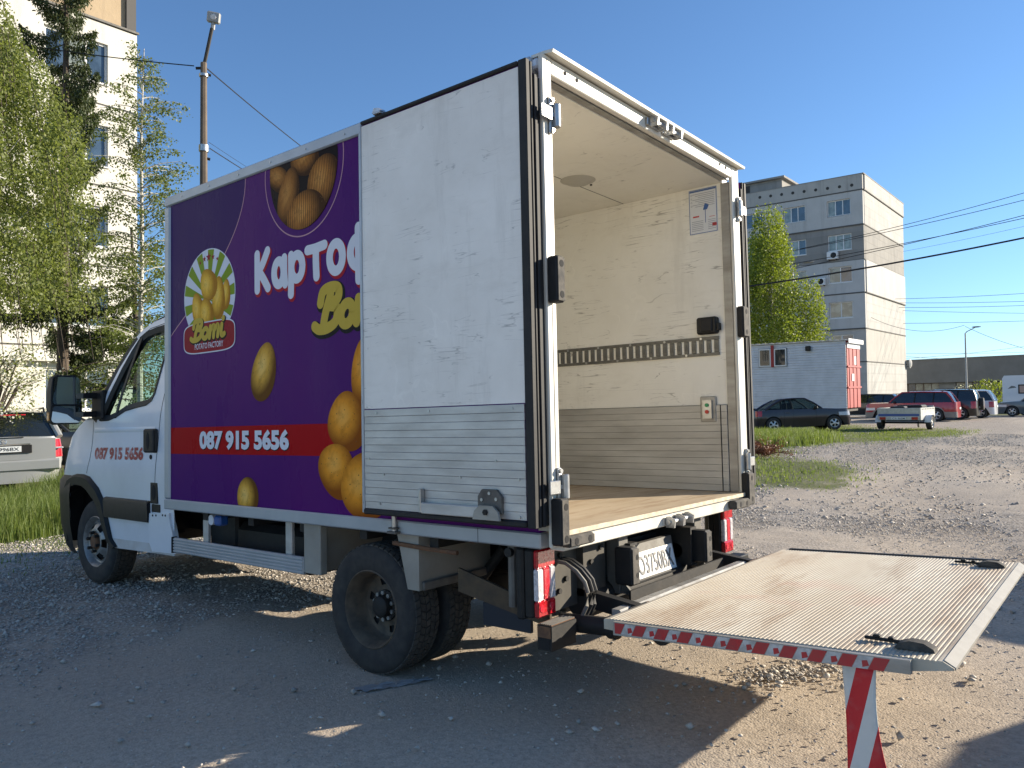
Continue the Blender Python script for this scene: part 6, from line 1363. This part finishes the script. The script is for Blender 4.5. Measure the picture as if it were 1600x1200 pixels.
def bush(name, x, y, rx, h, n, sz, m, label, cat='shrub', stems='bark_d', low=.12):
    o = empty(name, (x, y, gz(x, y))); d = rng.normal(size=(n,3)); d /= np.linalg.norm(d, axis=1)[:,None]; q = rng.random(n)**.4; P_ = d*q[:,None]*np.array([rx,rx,h*.5])+np.array([0,0,h*.5]); k = vnoise(P_[:,0]*3+9, P_[:,2]*3+P_[:,1]*2, rx*.9, 5); P_ = P_[(k > .33) & (P_[:,2] > low*h)]
    foliage('foliage', P_, sz, m, o, .6); s = MB()
    for i in range(14): a = random.random()*6.28; s.tube([(0,0,-.05),(rx*.4*math.cos(a),rx*.4*math.sin(a),h*.45),(rx*.8*math.cos(a),rx*.8*math.sin(a),h*random.uniform(.5,.9))], [.02*h,.012*h,.004*h], 4)
    obj('stems', s, M[stems], o); setp(o, label, cat); return o
bush('shrub', 69.5, 7.1, 1.5, 3.0, 2600, .16, M['willow'], 'yellow green shrub in front of the warehouse windows'); bush('shrub', 72, 9.2, 1.6, 2.6, 1500, .12, M['blossom'], 'pale twiggy shrub in front of the warehouse windows'); bush('shrub', 75, 13.0, 1.2, 2.1, 900, .16, M['dry'], 'brownish shrub in front of the warehouse windows')
# dead bush lying on the verge
db = empty('dead_bush', (16.4, 5.2, gz(16.4,5.2))); s = MB(); pts = []
for i in range(55):
    a = random.gauss(2.2, 1.3); e = random.uniform(.05,.9); ln = random.uniform(.35,.75); d = Vector((math.cos(a)*math.cos(e)*.8, math.sin(a)*math.cos(e)*1.2, math.sin(e)*.8)); b = [tuple(d*ln*t+Vector((0,0,.06+.05*math.sin(t*3)))) for t in (0,.4,.75,1)]; s.tube(b, [.012,.009,.006,.003], 4)
    for j in range(46): t = random.random()**.6; p = d*ln*t; pts.append((p.x+random.gauss(0,.045), p.y+random.gauss(0,.045), max(.01, p.z+.08+random.gauss(0,.04))))
foliage('dry_leaves', np.array(pts), .05, M['dry'], db, .5); obj('branches', s, M['dry'], db); setp(db, 'rust brown dead bush lying on the grass verge', 'bush')
# grass
def blades(name, X, Y, h, wd, label, lean=.35):
    n = len(X); Zb = terrain(X, Y)-.01; a = rng.random(n)*2*math.pi; dx, dy = np.cos(a), np.sin(a); b = rng.random(n)*2*math.pi; lx, ly = np.cos(b)*lean*h*rng.random(n), np.sin(b)*lean*h*rng.random(n)
    B = np.stack([X, Y, Zb], 1); S = np.stack([dx*wd, dy*wd, np.zeros(n)], 1); M1 = B+np.stack([lx*.3, ly*.3, h*.55], 1); T_ = B+np.stack([lx, ly, h*rng.uniform(.85,1,n)], 1)
    V_ = np.stack([B-S, B+S, M1+S*.7, M1-S*.7, T_+S*.12, T_-S*.12], 1).reshape(-1,3); k = np.arange(n)*6; F_ = np.concatenate([np.stack([k,k+1,k+2,k+3],1), np.stack([k+3,k+2,k+4,k+5],1)])
    o = raw(name, V_, F_, M['grass']); t = np.repeat(rng.random(n), 6).astype(np.float32); at_ = o.data.attributes.new('tone','FLOAT','POINT'); at_.data.foreach_set('value', t); setp(o, label, 'grass', kind='stuff'); return o
n = 95000; X, Y = rng.uniform(-2.5, 7.5, n), rng.uniform(7.45, 12.4, n); cl_ = vnoise(X, Y, .45, 21); k = (rng.random(n) < .35+.9*cl_) & (Y > 7.75+.5*(vnoise(X,Y,.6,22)-.5)); X, Y = X[k], Y[k]
blades('tall_grass', X, Y, (.16+.36*vnoise(X,Y,.5,23))*sstep(7.4,9.0,Y+.4)*rng.uniform(.55,1.15,len(X))+.05, .0038, 'tall green grass bank between truck cab and silver estate')
n = 26000; X, Y = rng.normal(23.4, 2.4, n), rng.normal(7.9, 1.5, n); k = blob(X, Y, 23.3, 7.9, 3.4, 2.0, .3) > rng.random(n)*.8; X, Y = X[k], Y[k]; blades('tall_grass', X, Y, rng.uniform(.15,.42,len(X)), .010, 'lush grass clump in front of the plum hatchback')
n = 90000; X, Y = rng.uniform(8, 38, n), rng.uniform(1.5, 12, n); k = (grassmask(X, Y)*vnoise(X, Y, .5, 31) > rng.random(n)*.75); X, Y = X[k], Y[k]; blades('short_grass', X, Y, rng.uniform(.02,.075,len(X))*(.6+.8*vnoise(X,Y,.8,33)), .009, 'short patchy grass on the verge beyond the platform')
n = 9000; X, Y = rng.uniform(-2.5, 4, n), rng.uniform(5.6, 7.8, n); k = (sstep(5.4,7.6,Y)*vnoise(X,Y,.4,35) > rng.random(n)*.55); X, Y = X[k], Y[k]; blades('weeds', X, Y, rng.uniform(.015,.06,len(X)), .005, 'sparse low weeds by the front wheel')
# ================================================================ loose stones
def stones(name, X, Y, s, label, lift=.15):
    n = len(X); base = np.array([(1,0,0),(-1,0,0),(0,1,0),(0,-1,0),(0,0,1),(0,0,-1)], float); tri = np.array([(0,2,4),(2,1,4),(1,3,4),(3,0,4),(2,0,5),(1,2,5),(3,1,5),(0,3,5)])
    V_ = base[None]*rng.uniform(.6,1.15,(n,6,1))+rng.normal(size=(n,6,3))*.16; V_ *= (s*.5)[:,None,None]*np.stack([rng.uniform(.75,1.3,n), rng.uniform(.75,1.3,n), rng.uniform(.5,.85,n)],1)[:,None,:]
    a = rng.random(n)*2*math.pi; c, q = np.cos(a)[:,None], np.sin(a)[:,None]; x, y = V_[:,:,0]*c-V_[:,:,1]*q, V_[:,:,0]*q+V_[:,:,1]*c
    V_ = np.stack([x+X[:,None], y+Y[:,None], V_[:,:,2]+(terrain(X,Y)+s*lift)[:,None]], 2).reshape(-1,3); F_ = (tri[None]+(np.arange(n)*6)[:,None,None]).reshape(-1,3)
    o = raw(name, V_, F_, M['stone']); t = np.repeat(np.clip(rng.normal(.5,.25,n),0,1), 6).astype(np.float32); at_ = o.data.attributes.new('tone','FLOAT','POINT'); at_.data.foreach_set('value', t); setp(o, label, 'gravel', kind='stuff'); return o
stt = NT('loose_stone'); at_ = stt.n('ShaderNodeAttribute', attribute_name='tone'); stt.col(stt.mix(.25, stt.ramp(at_.outputs['Fac'], [(.0,(.27,.24,.205)),(.5,(.47,.42,.36)),(1.,(.66,.61,.54))]), stt.ramp(stt.noise(120,3), [(.3,.2),(.7,.5)]))).set(Roughness=.92); M['stone'] = stt.m
n = 170000; X, Y = rng.uniform(-2.6, 7.5, n), rng.uniform(-2.4, 8.4, n); k = rng.random(n) < .16+.84*gravelmask(X, Y); X, Y = X[k], Y[k]; s = np.clip(rng.lognormal(math.log(.0125), .5, len(X)), .004, .042)*(.75+.4*gravelmask(X,Y)); k = (grassmask(X,Y) < .75); stones('gravel', X[k], Y[k], s[k], 'loose grey and tan gravel scattered around the truck')
n = 60000; X, Y = rng.uniform(7, 30, n), rng.uniform(-3, 9, n); k = (rng.random(n) < .3+.7*gravelmask(X,Y)) & (grassmask(X,Y) < .4+.4*rng.random(n)); X, Y = X[k], Y[k]; stones('gravel', X, Y, np.clip(rng.lognormal(math.log(.024), .45, len(X)), .01, .08), 'coarse gravel lane beyond the lowered platform')
n = 700; a = rng.random(n)*6.28; q = np.abs(rng.normal(0,.62,n)); X = 1.32+.48*q*np.cos(a)*.88-.21*q*np.sin(a)*.47*-1; Y = -.55-.48*q*np.cos(a)*.47+.21*q*np.sin(a)*.88; stones('stone_heap', X, Y, np.clip(rng.lognormal(math.log(.019), .4, n), .01, .045), 'small heap of pale stones under the platform edge', .2)
n = 260; X, Y = rng.uniform(-1.8, 4, n), rng.uniform(-2, 6, n); stones('gravel', X, Y, rng.uniform(.025,.055,n), 'larger stones strewn over the yard')
rows = [[(-.18+.34*u+.01*math.sin(v*9), 1.06+.11*v*(1-.5*u)-.15*u, .006+.010*abs(math.sin(u*13+v*5))*abs(math.cos(v*8+u*3))) for u in np.linspace(0,1,16)] for v in np.linspace(0,1,7)]
obj('lens', MB().cbox(.66,.90,yR+.02,yR+.10,.77,.80,.01), M['lens_white'], mc); obj('rear_bumper', MB().cbox(-.86,.86,yR-.03,yR+.1,.40,.60,.03), M['p_silver'], mc)
pf = obj('plastic_scrap', MB().grid(rows), mat('plastic_film', (.34,.345,.35), (.26,.25,.24), .5, 0, 20), None, 30); setp(pf, 'crumpled bluish plastic scrap flattened into the ground', 'litter')
